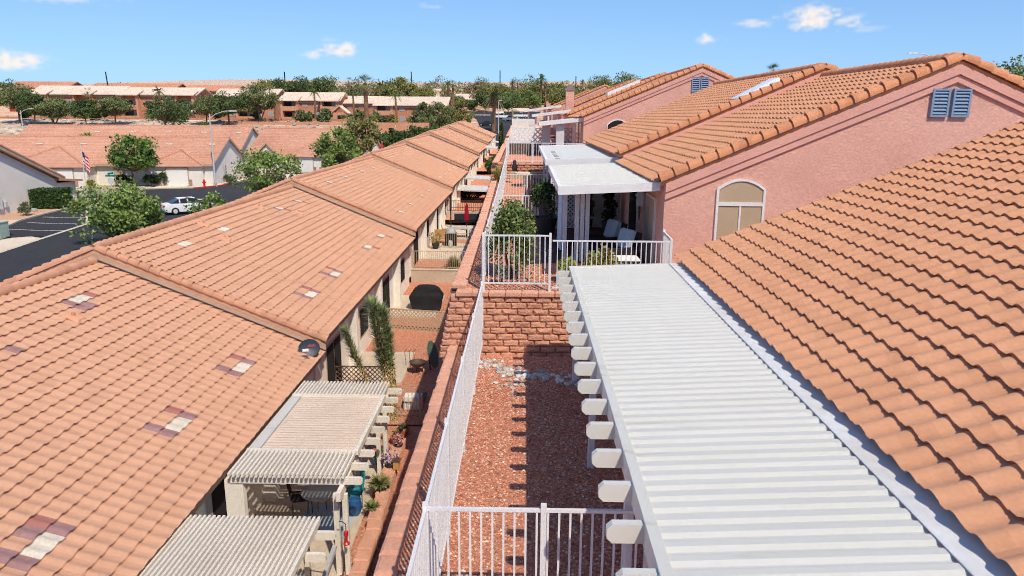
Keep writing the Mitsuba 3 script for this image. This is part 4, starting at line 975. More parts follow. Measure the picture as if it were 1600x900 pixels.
put('pole', MB().tube([(-3.9, 14.2, .06), (-3.98, 15.2, 1.2)], .012).shape('metal_black'), t)
t = thing('grill_cart', 'grey metal cart with hooked handle at the foot of the pergola post', 'cart')
put('bar', MB().bar((-4.25, 13.4, .1), (-3.98, 14.0, .95), .09, .07).shape('metal_grey'), t)
put('handle', MB().tube([(-4.1, 13.75, .8), (-4.5, 13.8, .85), (-4.75, 13.75, .72), (-4.78, 13.6, .55)], .018).shape('metal_grey'), t)
put('tray', MB().box(-4.75, -4.3, 13.1, 13.5, .45, .52).shape('metal_galv'), t)
for a in range(3): put('leg', MB().tube([(-4.5 + .2*(a - 1), 13.3, .07), (-4.5 + .12*(a - 1), 13.3, .46)], .015).shape('metal_black'), t)
t = thing('garden_hose', 'coiled pale hose lying on the slab under the cart', 'hose')
an = np.linspace(0, 18, 60); put('coil', MB().tube(np.stack([-4.6 + (.15 + .006*an)*np.cos(an), 12.9 + (.15 + .006*an)*np.sin(an), .1 + .002*an], -1), .014, 5).shape('rock_white'), t)
# black satellite dish with red lettering
t = thing('satellite_dish', 'dark satellite dish with red lettering at the corner of the second tile roof', 'satellite dish')
c0 = np.array([-6.62, 21.6, 2.9]); nn = np.array([.30, -.86, .42]); nn /= np.linalg.norm(nn); uu = np.cross([0, 0, 1], nn); uu /= np.linalg.norm(uu); vv = np.cross(nn, uu)
MD = frame(uu, vv, nn, c0)
put('reflector', MB().lathe([(0, -.05), (.16, -.035), (.28, -.005), (.31, .012), (.30, .02), (.27, .008), (.15, -.02), (0, -.035)], n=26).xf(MD @ np.diag([1.05, .95, 1, 1])).shape('dish_blue', 40), t)
tm = meshkit.text_mesh('dish', .085, .003, bold=True); tm.apply_translation([-.04, .04, .005]); tm.apply_transform(MD)
put('lettering', ply(tm, 'dish_red', False), t)
put('arm', MB().tube([(0, -.28, -.02), (-.05, -.30, .2), (-.12, -.12, .42)], .018).xf(MD).shape('metal_galv'), t)
put('receiver', MB().box(-.22, -.04, -.15, -.07, .40, .50).xf(MD).shape('rock_white'), t)
put('mast', MB().tube([c0 - nn*.06, c0 - nn*.2 + (0, 0, -.1), c0 - nn*.2 + (0, .05, -.75)], .025).shape('metal_black'), t)
# second dish and fire bowl on the gravel
t = thing('satellite_dish', 'green-grey satellite dish standing on the red gravel by the wall shadow', 'satellite dish')
c1 = np.array([-3.55, 27.6, .75]); nn = np.array([.92, -.30, .25]); nn /= np.linalg.norm(nn); uu = np.cross([0, 0, 1], nn); uu /= np.linalg.norm(uu); vv = np.cross(nn, uu)
put('reflector', MB().lathe([(0, -.07), (.2, -.05), (.36, -.01), (.42, .015), (.40, .022), (.35, .0), (.19, -.035), (0, -.055)], n=24).xf(frame(uu, vv, nn, c1) @ np.diag([1, 1.35, 1, 1])).shape('dish_green', 40), t)
put('mast', MB().tube([c1 - nn*.08, c1 - nn*.15 + (0, 0, -.2), (c1[0] - .1, c1[1], .05)], .025).shape('metal_black'), t)
t = thing('fire_bowl', 'black wire fire bowl beside the green dish on the gravel', 'fire bowl')
put('bowl', MB().lathe([(.0, .25), (.18, .28), (.30, .38), (.33, .48), (.31, .48), (.28, .40), (.16, .31), (0, .28)], (-4.1, 27.2, .1), 16).shape('metal_brown', 40), t)
for a in range(4): put('leg', MB().tube([(-4.1 + .2*math.cos(a*1.57 + .4), 27.2 + .2*math.sin(a*1.57 + .4), .08), (-4.1 + .22*math.cos(a*1.57 + .4), 27.2 + .22*math.sin(a*1.57 + .4), .42)], .012).shape('metal_black'), t)
for a in range(3): put('scroll', MB().tube([(-4.3 - .18*a, 27.9, .1), (-4.35 - .18*a, 27.9, .75), (-4.25 - .18*a, 27.9, .85)], .01).shape('metal_black'), t)
# yard dividers of the lower row
t = thing('lattice_fence', 'tan diamond lattice screen behind the spiky tree', 'fence')
lattice(t, (-7.0, 24.9), (-4.75, 24.9), .1, 1.15, 'metal_tan', .12, .035)
put('post', MB().box(-7.02, -6.92, 24.85, 24.95, .1, 2.4).shape('metal_tan'), t)
t = fence('thin tan metal fence with gate in front of the lattice screen', (-6.9, 22.9), (-3.4, 22.9), .08, 1.15, step=.13, parts=False, m='metal_tan', pr=.009, rail=.03, key='yard_fence', posts=(.35, .7))
t = thing('lattice_fence', 'beige lattice fence in front of the black covered grill', 'fence')
lattice(t, (-6.5, 33.2), (-3.55, 32.6), .12, 1.12, 'metal_tan', .13, .045)
t = thing('covered_grill', 'barbecue under a black cover on the pale slab', 'grill')
gp = [(-.72, 0), (.72, 0), (.86, .72), (.62, 1.08), (.38, 1.24), (-.38, 1.24), (-.62, 1.08), (-.86, .72)]
gm = MB().prism(gp, 1, -.34, .34).mesh(); gm = gm.subdivide().subdivide(); vq = gm.vertices.copy()
vq += (meshkit.fbm(vq*3.1, 3, 5)[:, None] - .5)*np.array([.05, .12, .04]); vq[:, 1] *= (1 - .35*np.clip(vq[:, 2] - .75, 0, 1))
put('cover', ply((vq @ rotz(0, 0, 0, 0)[:3, :3].T + np.array([-4.98, 36.7, .17]), gm.faces), 'black_cover', 35), t)
t = thing('beige_yard_wall', 'low beige stucco wall across the yard behind the covered grill', 'wall')
put('panel', MB().box(-6.75, -3.45, 43.0, 43.2, 0, .88).shape('concrete'), t)
put('coping', MB().box(-6.75, -3.43, 42.96, 43.24, .88, .94).shape('concrete'), t)
fence('beige metal picket fence with leaf ornaments on the low beige wall', (-6.7, 43.4), (-3.4, 43.4), .92, 2.0, step=.125, parts=True, m='metal_tan', pr=.012, rail=.035, key='yard_fence', hb=.08)
# ---------------------------------------------------------------- spiky yucca tree of the lower yard
yt = thing('spiky_yucca_tree', 'tall spiky yucca tree with shaggy yellow trunks beside the pergola', 'tree')
def yucca_stem(pts, seed, bare=.0, rr=.09, spike=.34, n=900):
    pts = np.array(pts, float)
    # smooth path
    t = np.linspace(0, 1, 24); k = np.linspace(0, 1, len(pts))
    P = np.stack([np.interp(t, k, pts[:, i]) for i in range(3)], -1)
    for _ in range(3): P[1:-1] = (P[:-2] + 2*P[1:-1] + P[2:])/4
    put('trunk', MB().tube(P, np.linspace(rr*1.5, rr*.8, 24), 9).shape('bark', 40), yt)
    g = np.random.default_rng(seed)
    s = np.concatenate([g.uniform(bare, 1, n), np.full(70, 1.0)]); m = len(s)
    c = np.stack([np.interp(s, t, P[:, i]) for i in range(3)], -1)
    ax = P[-1] - P[0]; ax /= np.linalg.norm(ax)
    a = g.uniform(0, 2*np.pi, m); side = np.cross(ax, [1, 0, 0]); side /= np.linalg.norm(side); sd2 = np.cross(ax, side)
    rad = np.cos(a)[:, None]*side + np.sin(a)[:, None]*sd2
    live = (s - bare)/(1 - bare)
    green = live > .52 + g.normal(0, .07, m)
    up = np.where(green, g.uniform(.15, .95, m), g.uniform(-1.7, -.9, m)); up[-70:] = g.uniform(.4, 3, 70)
    d = rad + ax*up[:, None]; d /= np.linalg.norm(d, axis=1)[:, None]
    L = spike*np.where(green, 1, .62)*g.uniform(.7, 1.15, m); w = .024
    sv = np.cross(d, ax); sv /= np.linalg.norm(sv, axis=1)[:, None] + 1e-9
    b0 = c + rad*(rr*.5); v = np.stack([b0 - sv*w, b0 + sv*w, b0 + d*L[:, None]], 1)
    f = np.arange(3*m).reshape(m, 3)
    G = np.array([(.20, .28, .10), (.28, .35, .14), (.42, .46, .26), (.15, .21, .07)]); Yl = np.array([(.60, .45, .19), (.50, .36, .15), (.66, .54, .28), (.38, .27, .12)])
    col = np.where(green[:, None], G[g.integers(4, size=m)], Yl[g.integers(4, size=m)])*g.uniform(.8, 1.2, (m, 1))
    put('leaves', leaf_shape(v.reshape(-1, 3), f, np.repeat(col, 3, 0)), yt)
yucca_stem([(-4.30, 22.75, .05), (-4.42, 22.8, 1.2), (-4.60, 22.8, 2.4), (-4.85, 22.8, 4.0)], 1, .0, .10, .40, 2100)
yucca_stem([(-4.28, 22.95, .05), (-4.32, 23.1, 1.4), (-4.42, 23.1, 2.6), (-4.60, 23.1, 3.75)], 2, .0, .08, .34, 1500)
yucca_stem([(-5.05, 23.3, .6), (-5.25, 23.5, 1.2), (-5.7, 23.6, 2.0), (-5.95, 23.6, 2.85)], 3, .0, .06, .32, 1000)
put('trunk', MB().tube([(-4.35, 22.9, .0), (-4.7, 23.1, .35), (-5.05, 23.3, .62)], [.13, .1, .09], 9).shape('bark', 40), yt)
t = thing('planter_box', 'cream planter box with short wooden steps behind the spiky tree foot', 'planter')
put('box', MB().box(-4.05, -3.45, 23.5, 23.95, .1, .55).shape('stucco_white'), t)
for k in range(4): put('slat', MB().box(-4.2 + .22*k, -4.08 + .22*k, 24.1, 24.8, .14 + .02*k, .18 + .02*k).shape('bark'), t)
# ---------------------------------------------------------------- yards farther up the left row
def parasol(label, x, y, z0, h, m='red_cloth'):
    t = thing('closed_parasol', label, 'parasol')
    put('pole', MB().tube([(x, y, z0), (x, y, z0 + h)], .028).shape('metal_brown'), t)
    a = np.linspace(0, 2*np.pi, 17)[:-1]; zz = np.array([.35, .42, .7, 1.0, 1.0]); rr = [.10, .19, .16, .10, .03]; z = [z0 + h*.38, z0 + h*.40, z0 + h*.62, z0 + h*.92, z0 + h]
    v = np.concatenate([np.stack([x + r*(1 + .22*np.cos(a*5))*np.cos(a), y + r*(1 + .22*np.cos(a*5))*np.sin(a), np.full(16, q)], -1) for r, q in zip(rr, z)])
    f = np.array([[i*16 + k, i*16 + (k + 1) % 16, (i + 1)*16 + (k + 1) % 16, (i + 1)*16 + k] for i in range(4) for k in range(16)])
    put('canopy', ply((v, f), m, 60), t)
    return t
parasol('closed dark red parasol standing in the lower yard beside the retaining wall', -4.55, 58.2, .9, 2.25)
sw_ = thing('swing_frame', 'dark metal frame around the closed red parasol', 'frame')
for x in (-6.0, -3.3): put('post', MB().tube([(x, 60.0, .9), (x, 60.0, 2.6)], .05).shape('metal_black'), sw_)
put('crossbar', MB().tube([(-6.0, 60.0, 2.58), (-3.3, 60, 2.58)], .03).shape('metal_black'), sw_)
t = thing('trampoline', 'dark low rectangular hammock bed behind the red parasol', 'hammock')
put('bed', MB().box(-5.7, -3.5, 61, 63, 1.45, 1.52).shape('trampoline'), t); put('rim', MB().box(-5.8, -3.4, 60.92, 60.99, 1.3, 1.95).shape('trampoline'), t)
for x in (-5.75, -3.45): put('leg', MB().tube([(x, 61, 1.25), (x, 61, 1.46)], .04).shape('metal_black'), t)
t = thing('patio_table', 'grey patio table in front of the red parasol', 'table')
put('top', MB().box(-5.6, -4.2, 54.6, 55.5, 1.6, 1.65).shape('metal_grey'), t)
for x in (-5.5, -4.3):
    for y in (54.7, 55.4): put('leg', MB().tube([(x, y, .92), (x, y, 1.6)], .03).shape('metal_black'), t)
patio_chair('grey patio chair left of the table before the red parasol', -5.9, 55.2, 1.6, zb=.92, seat='metal_grey')
patio_chair('grey patio chair right of the table before the red parasol', -3.85, 55.0, -1.6, zb=.92, seat='metal_grey')
t = thing('garden_bench', 'orange wooden bench against the house beside the beige fence', 'bench')
put('seat', MB().box(-6.5, -5.3, 52.2, 52.9, 1.28, 1.34).shape('wood_orange'), t); put('backrest', MB().box(-6.5, -5.3, 52.9, 52.97, 1.36, 1.85).shape('wood_orange'), t)
for x in (-6.4, -5.4): put('leg', MB().box(x - .05, x + .05, 52.25, 52.85, .9, 1.28).shape('wood_orange'), t)
t = thing('grill', 'black barbecue with white gas bottle in front of the patio table', 'grill')
put('body', MB().box(-5.55, -4.75, 51.2, 51.7, .92, 1.85).shape('metal_black'), t); put('hood', MB().lathe([(.38, 0), (.34, .18), (.2, .3), (0, .33)], (-5.15, 51.45, 1.86), 14).shape('metal_grey', 40), t)
put('gas_bottle', MB().lathe([(.15, 0), (.16, .3), (.1, .42), (.04, .48), (0, .48)], (-5.15, 51.0, .92), 12).shape('rock_white', 40), t)
potted('yellowing potted shrub against the house wall beside the beige fence', -6.1, 50.2, .92, 'pot_dark', .26, .4, 'leaf', 31, 320, .5, [(.30, .26, .05), (.22, .2, .05), (.14, .16, .04)])
v, f, c = spiky(500, .8, .9, (-4.3, 44.3, .8), 32, [(.36, .31, .14), (.30, .27, .1), (.22, .22, .08)], .018)
t = thing('ornamental_grass', 'dry tuft of grass behind the beige fence', 'grass tuft'); put('blades', leaf_shape(v, f, c), t)
v, f, c = spiky(700, 1.2, 1.2, (-3.1, 66, 1.3), 33, [(.40, .34, .16), (.33, .29, .12), (.24, .24, .09)], .03)
t = thing('ornamental_grass', 'tall straw coloured grass beside the upper fence near the retaining wall', 'grass tuft'); put('blades', leaf_shape(v, f, c), t)
v, f, c = spiky(420, .8, 1.3, (-2.6, 32, 4.8), 34, [(.45, .34, .12), (.38, .28, .1)], .02)
fence('tan picket fence with railing below the pale awnings', (-6.6, 63.6), (-2.6, 63.6), 1.75, 2.75, step=.16, parts=False, m='metal_brown', key='yard_fence', pr=.018)
t = thing('beige_yard_wall', 'low beige wall under the railing behind the red parasol', 'wall'); put('panel', MB().box(-6.7, -2.5, 63.4, 63.65, .8, 1.78).shape('concrete'), t)
fence('thin tan fence before the patio table and grill', (-6.6, 50.6), (-3.0, 50.6), .9, 1.95, step=.15, parts=False, m='metal_tan', key='yard_fence')
def awning(label, x0, x1, y0, y1, z0, z1, zg):
    t = thing('patio_awning', label, 'awning')
    put('roof', MB().hexa(np.array([[x0, y0, z1 - .14], [x1, y0, z0 - .14], [x1, y1, z0 - .14], [x0, y1, z1 - .14], [x0, y0, z1], [x1, y0, z0], [x1, y1, z0], [x0, y1, z1]])).shape('patio_white'), t)
    for x in (x1 - .15,):
        for y in (y0 + .1, y1 - .1): put('post', MB().box(x - .06, x + .06, y - .06, y + .06, zg, z0 - .12).shape('pergola_cream'), t)
    return t
awning('pale flat patio awning over hanging plants, nearer of the two beside the fourth left house', -7.0, -3.5, 73.5, 78.5, 2.62, 2.75, 1.3)
awning('cream flat patio awning behind the pale one at the left row', -6.6, -3.0, 80.5, 84.5, 3.15, 3.3, 1.4)
awning('white patio awning beside the sixth left house', -6.2, -2.4, 118, 124, 4.7, 5.0, 2.5)
awning('far white patio awning near the end of the left row', -6.0, -2.4, 134, 139, 5.1, 5.4, 2.7)
potted('pink flowering basket plant under the nearer pale awning', -5.2, 76, 1.9, 'pot_terra', .2, .2, 'leaf', 36, 120, .35, [(.55, .15, .2), (.1, .16, .05)])
t = thing('dark_shrub', 'dark leafy plants in the shade under the pale awning', 'shrub'); put('foliage', leaf_shape(*leafball(600, (1.2, .8, .6), (-5.6, 77.5, 1.9), 37, .14, GREENS)), t)
# ---------------------------------------------------------------- the shady patio of the second pink house
def shrub(label, x, y, z, R, n, size, cols, seed, name='shrub', cat='shrub', clumps=14, stems=5):
    t = thing(name, label, cat); g = np.random.default_rng(seed)
    parts = []
    for k in range(clumps):
        d = g.normal(size=3); d /= np.linalg.norm(d); d[2] = d[2] if d[2] > -.6 else -d[2]
        c = np.array([x, y, z + R[2]*.9]) + d*np.array(R)*g.uniform(.45, .8)
        parts.append(leafball(n//clumps, np.array(R)*g.uniform(.32, .5), c, seed*50 + k, size, np.asarray(cols)*g.uniform(.8, 1.2), shell=.3))
    put('foliage', leaf_shape(*join(parts)), t)
    b = MB()
    for k in range(stems):
        a = g.uniform(0, 6.28); b.tube([(x + .1*math.cos(a), y + .1*math.sin(a), z - .1), (x + R[0]*.5*math.cos(a), y + R[1]*.5*math.sin(a), z + R[2]*1.0)], [max(.02, R[2]*.03), .012], 5)
    put('stem', b.shape('bark'), t)
    return t
OLIVE = [(.085, .14, .035), (.12, .18, .045), (.17, .22, .06), (.22, .24, .09), (.06, .10, .03)]
shrub('bushy green oleander with pale tips behind the white gate', -.25, 19.0, 5.85, (.66, .6, 1.08), 4200, .055, OLIVE, 41, clumps=40, stems=8)
shrub('low dark bush at the left foot of the oleander behind the gate', -.62, 18.4, 5.8, (.22, .22, .3), 400, .05, [(.1, .14, .05), (.3, .3, .25)], 42, clumps=6, stems=3)
shrub('dark shrub in a grey tub in the patio shade beside the lattice', .75, 26.2, 6.3, (.55, .5, .75), 1100, .07, [(.05, .085, .03), (.07, .11, .03)], 43, clumps=14)
t = thing('plant_tub', 'grey tub holding the dark shrub beside the lattice', 'plant pot'); put('body', MB().lathe([(.36, 0), (.46, .45), (.5, .55), (.44, .55), (.4, .48), (0, .46)], (.75, 26.2, 5.9), 18).shape('pot_dark', 40), t)
shrub('sunlit yellow green bush with red flowers in front of the white patio posts', 1.95, 18.6, 5.8, (.5, .32, .48), 900, .05, [(.24, .26, .05), (.32, .33, .08), (.16, .22, .04), (.4, .16, .07)], 44, clumps=14)
shrub('sunlit green bush beside the left patio post behind the picket fence', 1.15, 18.7, 5.8, (.32, .3, .34), 500, .05, [(.22, .27, .05), (.14, .2, .04), (.3, .33, .08)], 45, clumps=9)
lt = thing('lattice_screen', 'white diamond lattice screen in the shade beside the curtains', 'screen'); lattice(lt, (1.2, 27.2), (2.1, 27.2), 5.9, 8.0, 'white_paint', .11, .05, parts=False)
ct = thing('outdoor_curtain', 'pale blue grey curtains hanging beside the white patio posts', 'curtain')
for k in range(9): put('fold', MB().tube([(1.22 + .03*math.sin(k*2.1), 22.4 + .17*k, 5.95), (1.22 + .02*math.sin(k), 22.4 + .17*k, 8.0)], .095, 8).shape('curtain', 40), ct)
def armchair(label, x, y, rz):
    t = thing('armchair', label, 'armchair', None); M = rotz(rz, x, y, 5.8)
    put('frame', MB().box(-.4, .4, -.4, .42, .12, .38).xf(M).shape('fabric_dark'), t)
    for sx in (-.42, .34): put('armrest', MB().box(sx, sx + .08, -.4, .4, .12, .62).xf(M).shape('fabric_dark'), t)
    put('backrest', MB().hexa(np.array([[-.42, .34, .3], [.42, .34, .3], [.42, .44, .3], [-.42, .44, .3], [-.40, .52, 1.0], [.40, .52, 1.0], [.40, .62, 1.0], [-.40, .62, 1.0]])).xf(M).shape('fabric_dark'), t)
    put('seat_cushion', ply((chamfer_box(.66, .72, .14, .04)[0] @ M[:3, :3].T + (M @ [0, -.03, .45, 1])[:3], chamfer_box(.66, .72, .14, .04)[1]), 'fabric_dark', False), t)
    v, f = chamfer_box(.62, .14, .58, .045); tl = math.radians(-17); R_ = np.array([[1, 0, 0], [0, math.cos(tl), -math.sin(tl)], [0, math.sin(tl), math.cos(tl)]])
    put('back_cushion', ply(((v @ R_.T + np.array([0, .33, .80])) @ M[:3, :3].T + M[:3, 3], f), 'fabric_blue', False), t)
    for sx in (-.36, .36):
        for sy in (-.34, .36): put('leg', MB().box(sx - .03, sx + .03, sy - .03, sy + .03, 0.02, .12).xf(M).shape('metal_black'), t)
armchair('dark armchair with pale blue cushion against the pink wall, nearer of the two', 2.62, 20.5, -1.15)
armchair('dark armchair with pale blue cushion, farther of the two in the patio shade', 2.45, 22.3, -1.15)
t = thing('ottoman', 'pale striped square ottoman just behind the picket fence', 'ottoman')
v, f = chamfer_box(.72, .62, .44, .05); put('cushion', ply((v + np.array([2.78, 19.45, 6.08]), f), 'fabric_white', False), t)
for k in range(6): put('slat', MB().box(2.46 + .115*k, 2.50 + .115*k, 19.122, 19.138, 5.84, 6.22).shape('metal_black'), t)
put('slat_rail', MB().box(2.42, 3.14, 19.10, 19.121, 6.21, 6.25).shape('metal_black'), t)
t = thing('lantern_bird_house', 'white hanging bird house lantern on the pink patio wall', 'lantern')
put('body', MB().box(3.40, 3.58, 21.95, 22.15, 7.38, 7.68).shape('curtain'), t); put('roof', MB().prism([(3.36, 7.68), (3.62, 7.68), (3.49, 7.86)], 1, 21.9, 22.2).shape('curtain'), t)
put('chime', MB().tube([(3.49, 22.05, 7.36), (3.49, 22.05, 6.95)], [.04, .015]).shape('metal_brown'), t); put('bracket', MB().tube([(3.49, 22.05, 7.86), (3.5, 22.05, 7.95), (3.66, 22.05, 7.95)], .012).shape('metal_black'), t)
for k, (x, y, h) in enumerate(((3.1, 26.6, 1.9), (2.3, 26.9, 1.7))):
    t = thing('topiary', ('right' if k == 0 else 'left') + ' dark spiral topiary against the pale back panel of the patio', 'topiary')
    put('pot', MB().lathe([(.2, 0), (.26, .38), (.22, .4), (0, .36)], (x, y, 5.9), 12).shape('pot_dark', 40), t)
    put('foliage', leaf_shape(*join([leafball(170, (.30 - .035*q, .30 - .035*q, .2), (x + .06*math.sin(q*1.7), y, 6.5 + h*.2*q), 70 + q + 9*k, .08, [(.02, .035, .014), (.03, .05, .02)], shell=.2) for q in range(5)])), t)
    put('stem', MB().tube([(x, y, 6.25), (x, y, 6.3 + h)], .025).shape('bark'), t)
put('back_panel', box(1.9, 3.62, 27.42, 27.48, 5.9, 8.1, 'rock_white'), label='pale grey panel closing the back of the shady patio', cat='panel')
t = thing('side_table', 'small dark side table between the two armchairs', 'table'); put('top', MB().box(2.5, 2.95, 21.2, 21.6, 6.2, 6.25).shape('metal_black'), t)
for x in (2.54, 2.9):
    for y in (21.24, 21.56): put('leg', MB().box(x - .02, x + .02, y - .02, y + .02, 5.8, 6.2).shape('metal_black'), t)
# small things on the lots beyond
t = thing('statue', 'dark little statue on a round stone table beside the second cross wall', 'statue')
put('table', MB().lathe([(.25, 0), (.12, .1), (.12, .55), (.6, .6), (.6, .68), (0, .68)], (.1, 38.5, 6.4), 16).shape('concrete', 40), t)
put('figure', MB().lathe([(.12, 0), (.16, .2), (.09, .38), (.1, .5), (.05, .58), (0, .6)], (-.5, 39.5, 7.1), 10).shape('metal_black', 40), t)
put('patio_wall', box(-.8, 1.5, 41.3, 41.5, 6.5, 6.9, 'wood_beige'), label='low tan board in front of the low red cross wall', cat='board')
l2 = thing('lattice_screen', 'white lattice screen left of the grey pillars far up the lots', 'screen'); lattice(l2, (-.8, 50), (1.6, 50), 8.25, 9.15, 'white_paint', .24, .085, parts=False)
l3 = thing('lattice_screen', 'white lattice screen right of the grey pillars far up the lots', 'screen'); lattice(l3, (2.1, 50.4), (3.2, 50.4), 8.25, 9.15, 'white_paint', .24, .085, parts=False)
t = thing('stucco_screen_wall', 'white stepped garden wall far up the lots behind the lattice', 'wall')
put('panel', MB().box(-1.1, 1.2, 60, 60.2, 7.6, 9.2).shape('stucco_white'), t); put('panel', MB().box(-1.1, .9, 66, 66.2, 7.7, 9.7).shape('stucco_white'), t)
t = thing('low_dark_wall', 'dark brown low wall under the white lattice', 'wall'); put('panel', MB().box(-1.0, 3.5, 49.6, 49.8, 7.4, 8.2).shape('metal_brown'), t)
# ---------------------------------------------------------------- houses across the street
def coursed(x0, x1, ridge_y, ridge_z, eave_y, eave_z, m, n, lift=.05):
    """one roof slope as overlapping courses; from ridge down to eave, along x."""
    b = MB()
    for k in range(n):
        t0, t1 = k/n, (k + 1)/n
        ya, yb = ridge_y + (eave_y - ridge_y)*t0, ridge_y + (eave_y - ridge_y)*t1
        za, zb = ridge_z + (eave_z - ridge_z)*t0, ridge_z + (eave_z - ridge_z)*t1
        b.quad([x0, ya, za], [x1, ya, za], [x1, yb, zb + lift], [x0, yb, zb + lift]).quad([x0, yb, zb + lift], [x1, yb, zb + lift], [x1, yb, zb], [x0, yb, zb])
    return b
class Local:
    """parts built in a house's own axes (x to the right along the front, y to the back), then turned into place."""
    def __init__(self, root, M): self.root, self.M = root, np.asarray(M)
    def put(self, name, mb, m, parent=None, kind=None): return put(name, mb.xf(self.M).shape(m), parent or self.root, kind=kind)
def caps_line(L, parent, a, b, name='ridge_caps', r=.16, m='cap_left'):
    a, b = np.array(a, float), np.array(b, float); n = max(2, int(np.linalg.norm(b - a)/.42)); bb = MB()
    for k in range(n):
        p, q = a + (b - a)*k/n, a + (b - a)*(k + 1.1)/n
        bb.tube([p - (0, 0, .02), q + (0, 0, .04)], [r*.8, r], 6)
    L.put(name, bb, m, parent, kind='stuff')
def street_house(label, M, W, D, he, hr, garages=(), wings=(), dormers=(), windows=(), zg=0):
    h = thing('street_house', label, 'house', 'white stucco houses across the street'); L = Local(h, M)
    ov = .5
    L.put('wall', MB().prism([(0, -1.2), (D, -1.2), (D, he), (D/2, hr - .12), (0, he)], 0, -W + .25, -.25), 'stucco_white')
    n = int(D/2/.42)
    r = L.put('roof', MB().prism([(-ov, he - .30), (D/2, hr - .06), (D + ov, he - .30), (D + ov, he - .14), (D/2, hr + .06), (-ov, he - .14)], 0, -W, 0), 'roof_far')
    sl = (hr - he)/(D/2)
    L.put('tile_courses', coursed(-W, 0, D/2, hr + .07, -ov, he - .12, 'roof_far', n), 'roof_far', r, 'stuff')
    caps_line(L, r, (-W, D/2, hr + .07), (0, D/2, hr + .07))
    for y in (-ov, D + ov): L.put('barge_board', MB().bar((.03, D/2, hr - .06), (.03, y, he - .28), .06, .28), 'fascia_beige', r)
    L.put('fascia', MB().box(-W, 0, -ov - .05, -ov, he - .34, he - .13), 'fascia_beige', r)
    for k in range(int(W/6)):
        L.put('vent_tile', MB().bar((-2 - 5.3*k, D*.34, hr - sl*D*.16 + .17), (-1.2 - 5.3*k, D*.34, hr - sl*D*.16 + .17), .3, .05, up=(0, -sl, 1)), 'tile_cream', r)
    for (x0, x1, y) in garages:
        L.put('door_trim', MB().box(x0 - .13, x0 - .0, y - .10, y + .05, 0, 2.3).box(x1, x1 + .11, y - .10, y + .05, 0, 2.3).box(x0, x1, y - .10, y + .05, 2.15, 2.3), 'fascia_beige')
        g = L.put('garage_door', MB().box(x0, x1, y - .06, y + .05, .03, 2.15), 'garage_white')
        for k in range(4): L.put('door_panel', MB().box(x0 + .04, x1 - .04, y - .075, y - .061, .06 + .525*k, .55 + .525*k), 'garage_white', g)
        for xx in (x0 - .45, x1 + .12): L.put('stone_base', MB().box(xx, xx + .33, y - .08, y + .05, 0, .8), 'stone_veneer')
    for (x0, x1, y, hz) in wings:                                     # gabled or hipped garage wings stepping forward
        L.put('wing_wall', MB().box(x0 + .3, x1 - .3, y, .3, -.5, he - .25), 'stucco_white')
        xm = (x0 + x1)/2; yr = D/2*(hz - he)/(hr - he); hw = (x1 - x0)/2
        w = L.put('wing_roof', MB().add([[x0, y - .45, he - .35], [x1, y - .45, he - .35], [xm, y - .45 + hw*.9, hz], [xm, yr + .1, hz], [x0, 0, he - .35], [x1, 0, he - .35]], [[0, 1, 2], [0, 2, 3], [0, 3, 4], [1, 5, 3], [1, 3, 2]]), 'roof_far')
        b = MB()
        for k in range(6):
            t0, t1 = k/6, (k + 1)/6; yf = y - .45
            lerp = lambda t: (x0 + hw*t, x1 - hw*t, yf + hw*.9*t, he - .35 + (hz - he + .35)*t)
            a0, a1, ay, az = lerp(t0); c0, c1, cy, cz = lerp(t1)
            b.quad([a0, ay, az + .05], [a1, ay, az + .05], [c1, cy, cz + .01], [c0, cy, cz + .01]).quad([a0, ay, az - .02], [a1, ay, az - .02], [a1, ay, az + .05], [a0, ay, az + .05])
        L.put('wing_tiles', b, 'roof_far', w, 'stuff')
        caps_line(L, w, (x0, y - .45, he - .3), (xm, y - .45 + hw*.9, hz + .05), 'hip_caps'); caps_line(L, w, (x1, y - .45, he - .3), (xm, y - .45 + hw*.9, hz + .05), 'hip_caps')
    for (x0, x1, y, hz) in dormers:                                   # small gables with pale walls
        xm = (x0 + x1)/2
        L.put('gable_wall', MB().prism([(x0 + .25, -.3), (x1 - .25, -.3), (x1 - .25, he - .2), (xm, hz - .25), (x0 + .25, he - .2)], 1, y, y + 2.6), 'stucco_white')
        d = L.put('gable_roof', MB().prism([(x0, he - .3), (xm, hz - .13), (x1, he - .3), (x1, he - .16), (xm, hz), (x0, he - .16)], 1, y - .35, y + (hz - he)/sl + .3), 'roof_far')
        L.put('gable_board', MB().bar((x0, y - .36, he - .3), (xm, y - .36, hz - .12), .05, .2).bar((x1, y - .36, he - .3), (xm, y - .36, hz - .12), .05, .2), 'fascia_beige', d)
    for (x0, x1, y, z0, z1) in windows:
        w = L.put('window', MB().box(x0 - .08, x1 + .08, y - .06, y + .02, z0 - .08, z1 + .08), 'fascia_beige')
        L.put('pane', MB().box(x0, x1, y - .075, y - .061, z0, z1), 'screen_tan', w)
    return h, L
h1, L1_ = street_house('white house with long pink tile roof behind the flag pole and street lamp', rotz(math.radians(6), -38.3, 91.0, 1.22), 41, 14.5, 2.75, 5.6,
    garages=((-5.6, -3.1, -.6), (-18.2, -15.7, -2.4), (-21.7, -19.4, -2.4)), wings=((-8.0, -1.0, -.6, 4.2), (-23.8, -13.8, -2.4, 4.6)), dormers=((-12.8, -9.6, .0, 4.3), (-28, -24.4, .0, 4.4)), windows=((-12.0, -10.9, -.02, .3, 2.0),))
for k in range(5): L1_.put('house_number_plate', MB().box(.0, .03, 4.4, 4.7, .5 + .35*k, .75 + .35*k), 'metal_black')
h2, L2_ = street_house('white house with tile roof just behind the flag pole house', rotz(math.radians(6), -42.6, 111.5, 1.9), 34, 15, 2.9, 6.0)
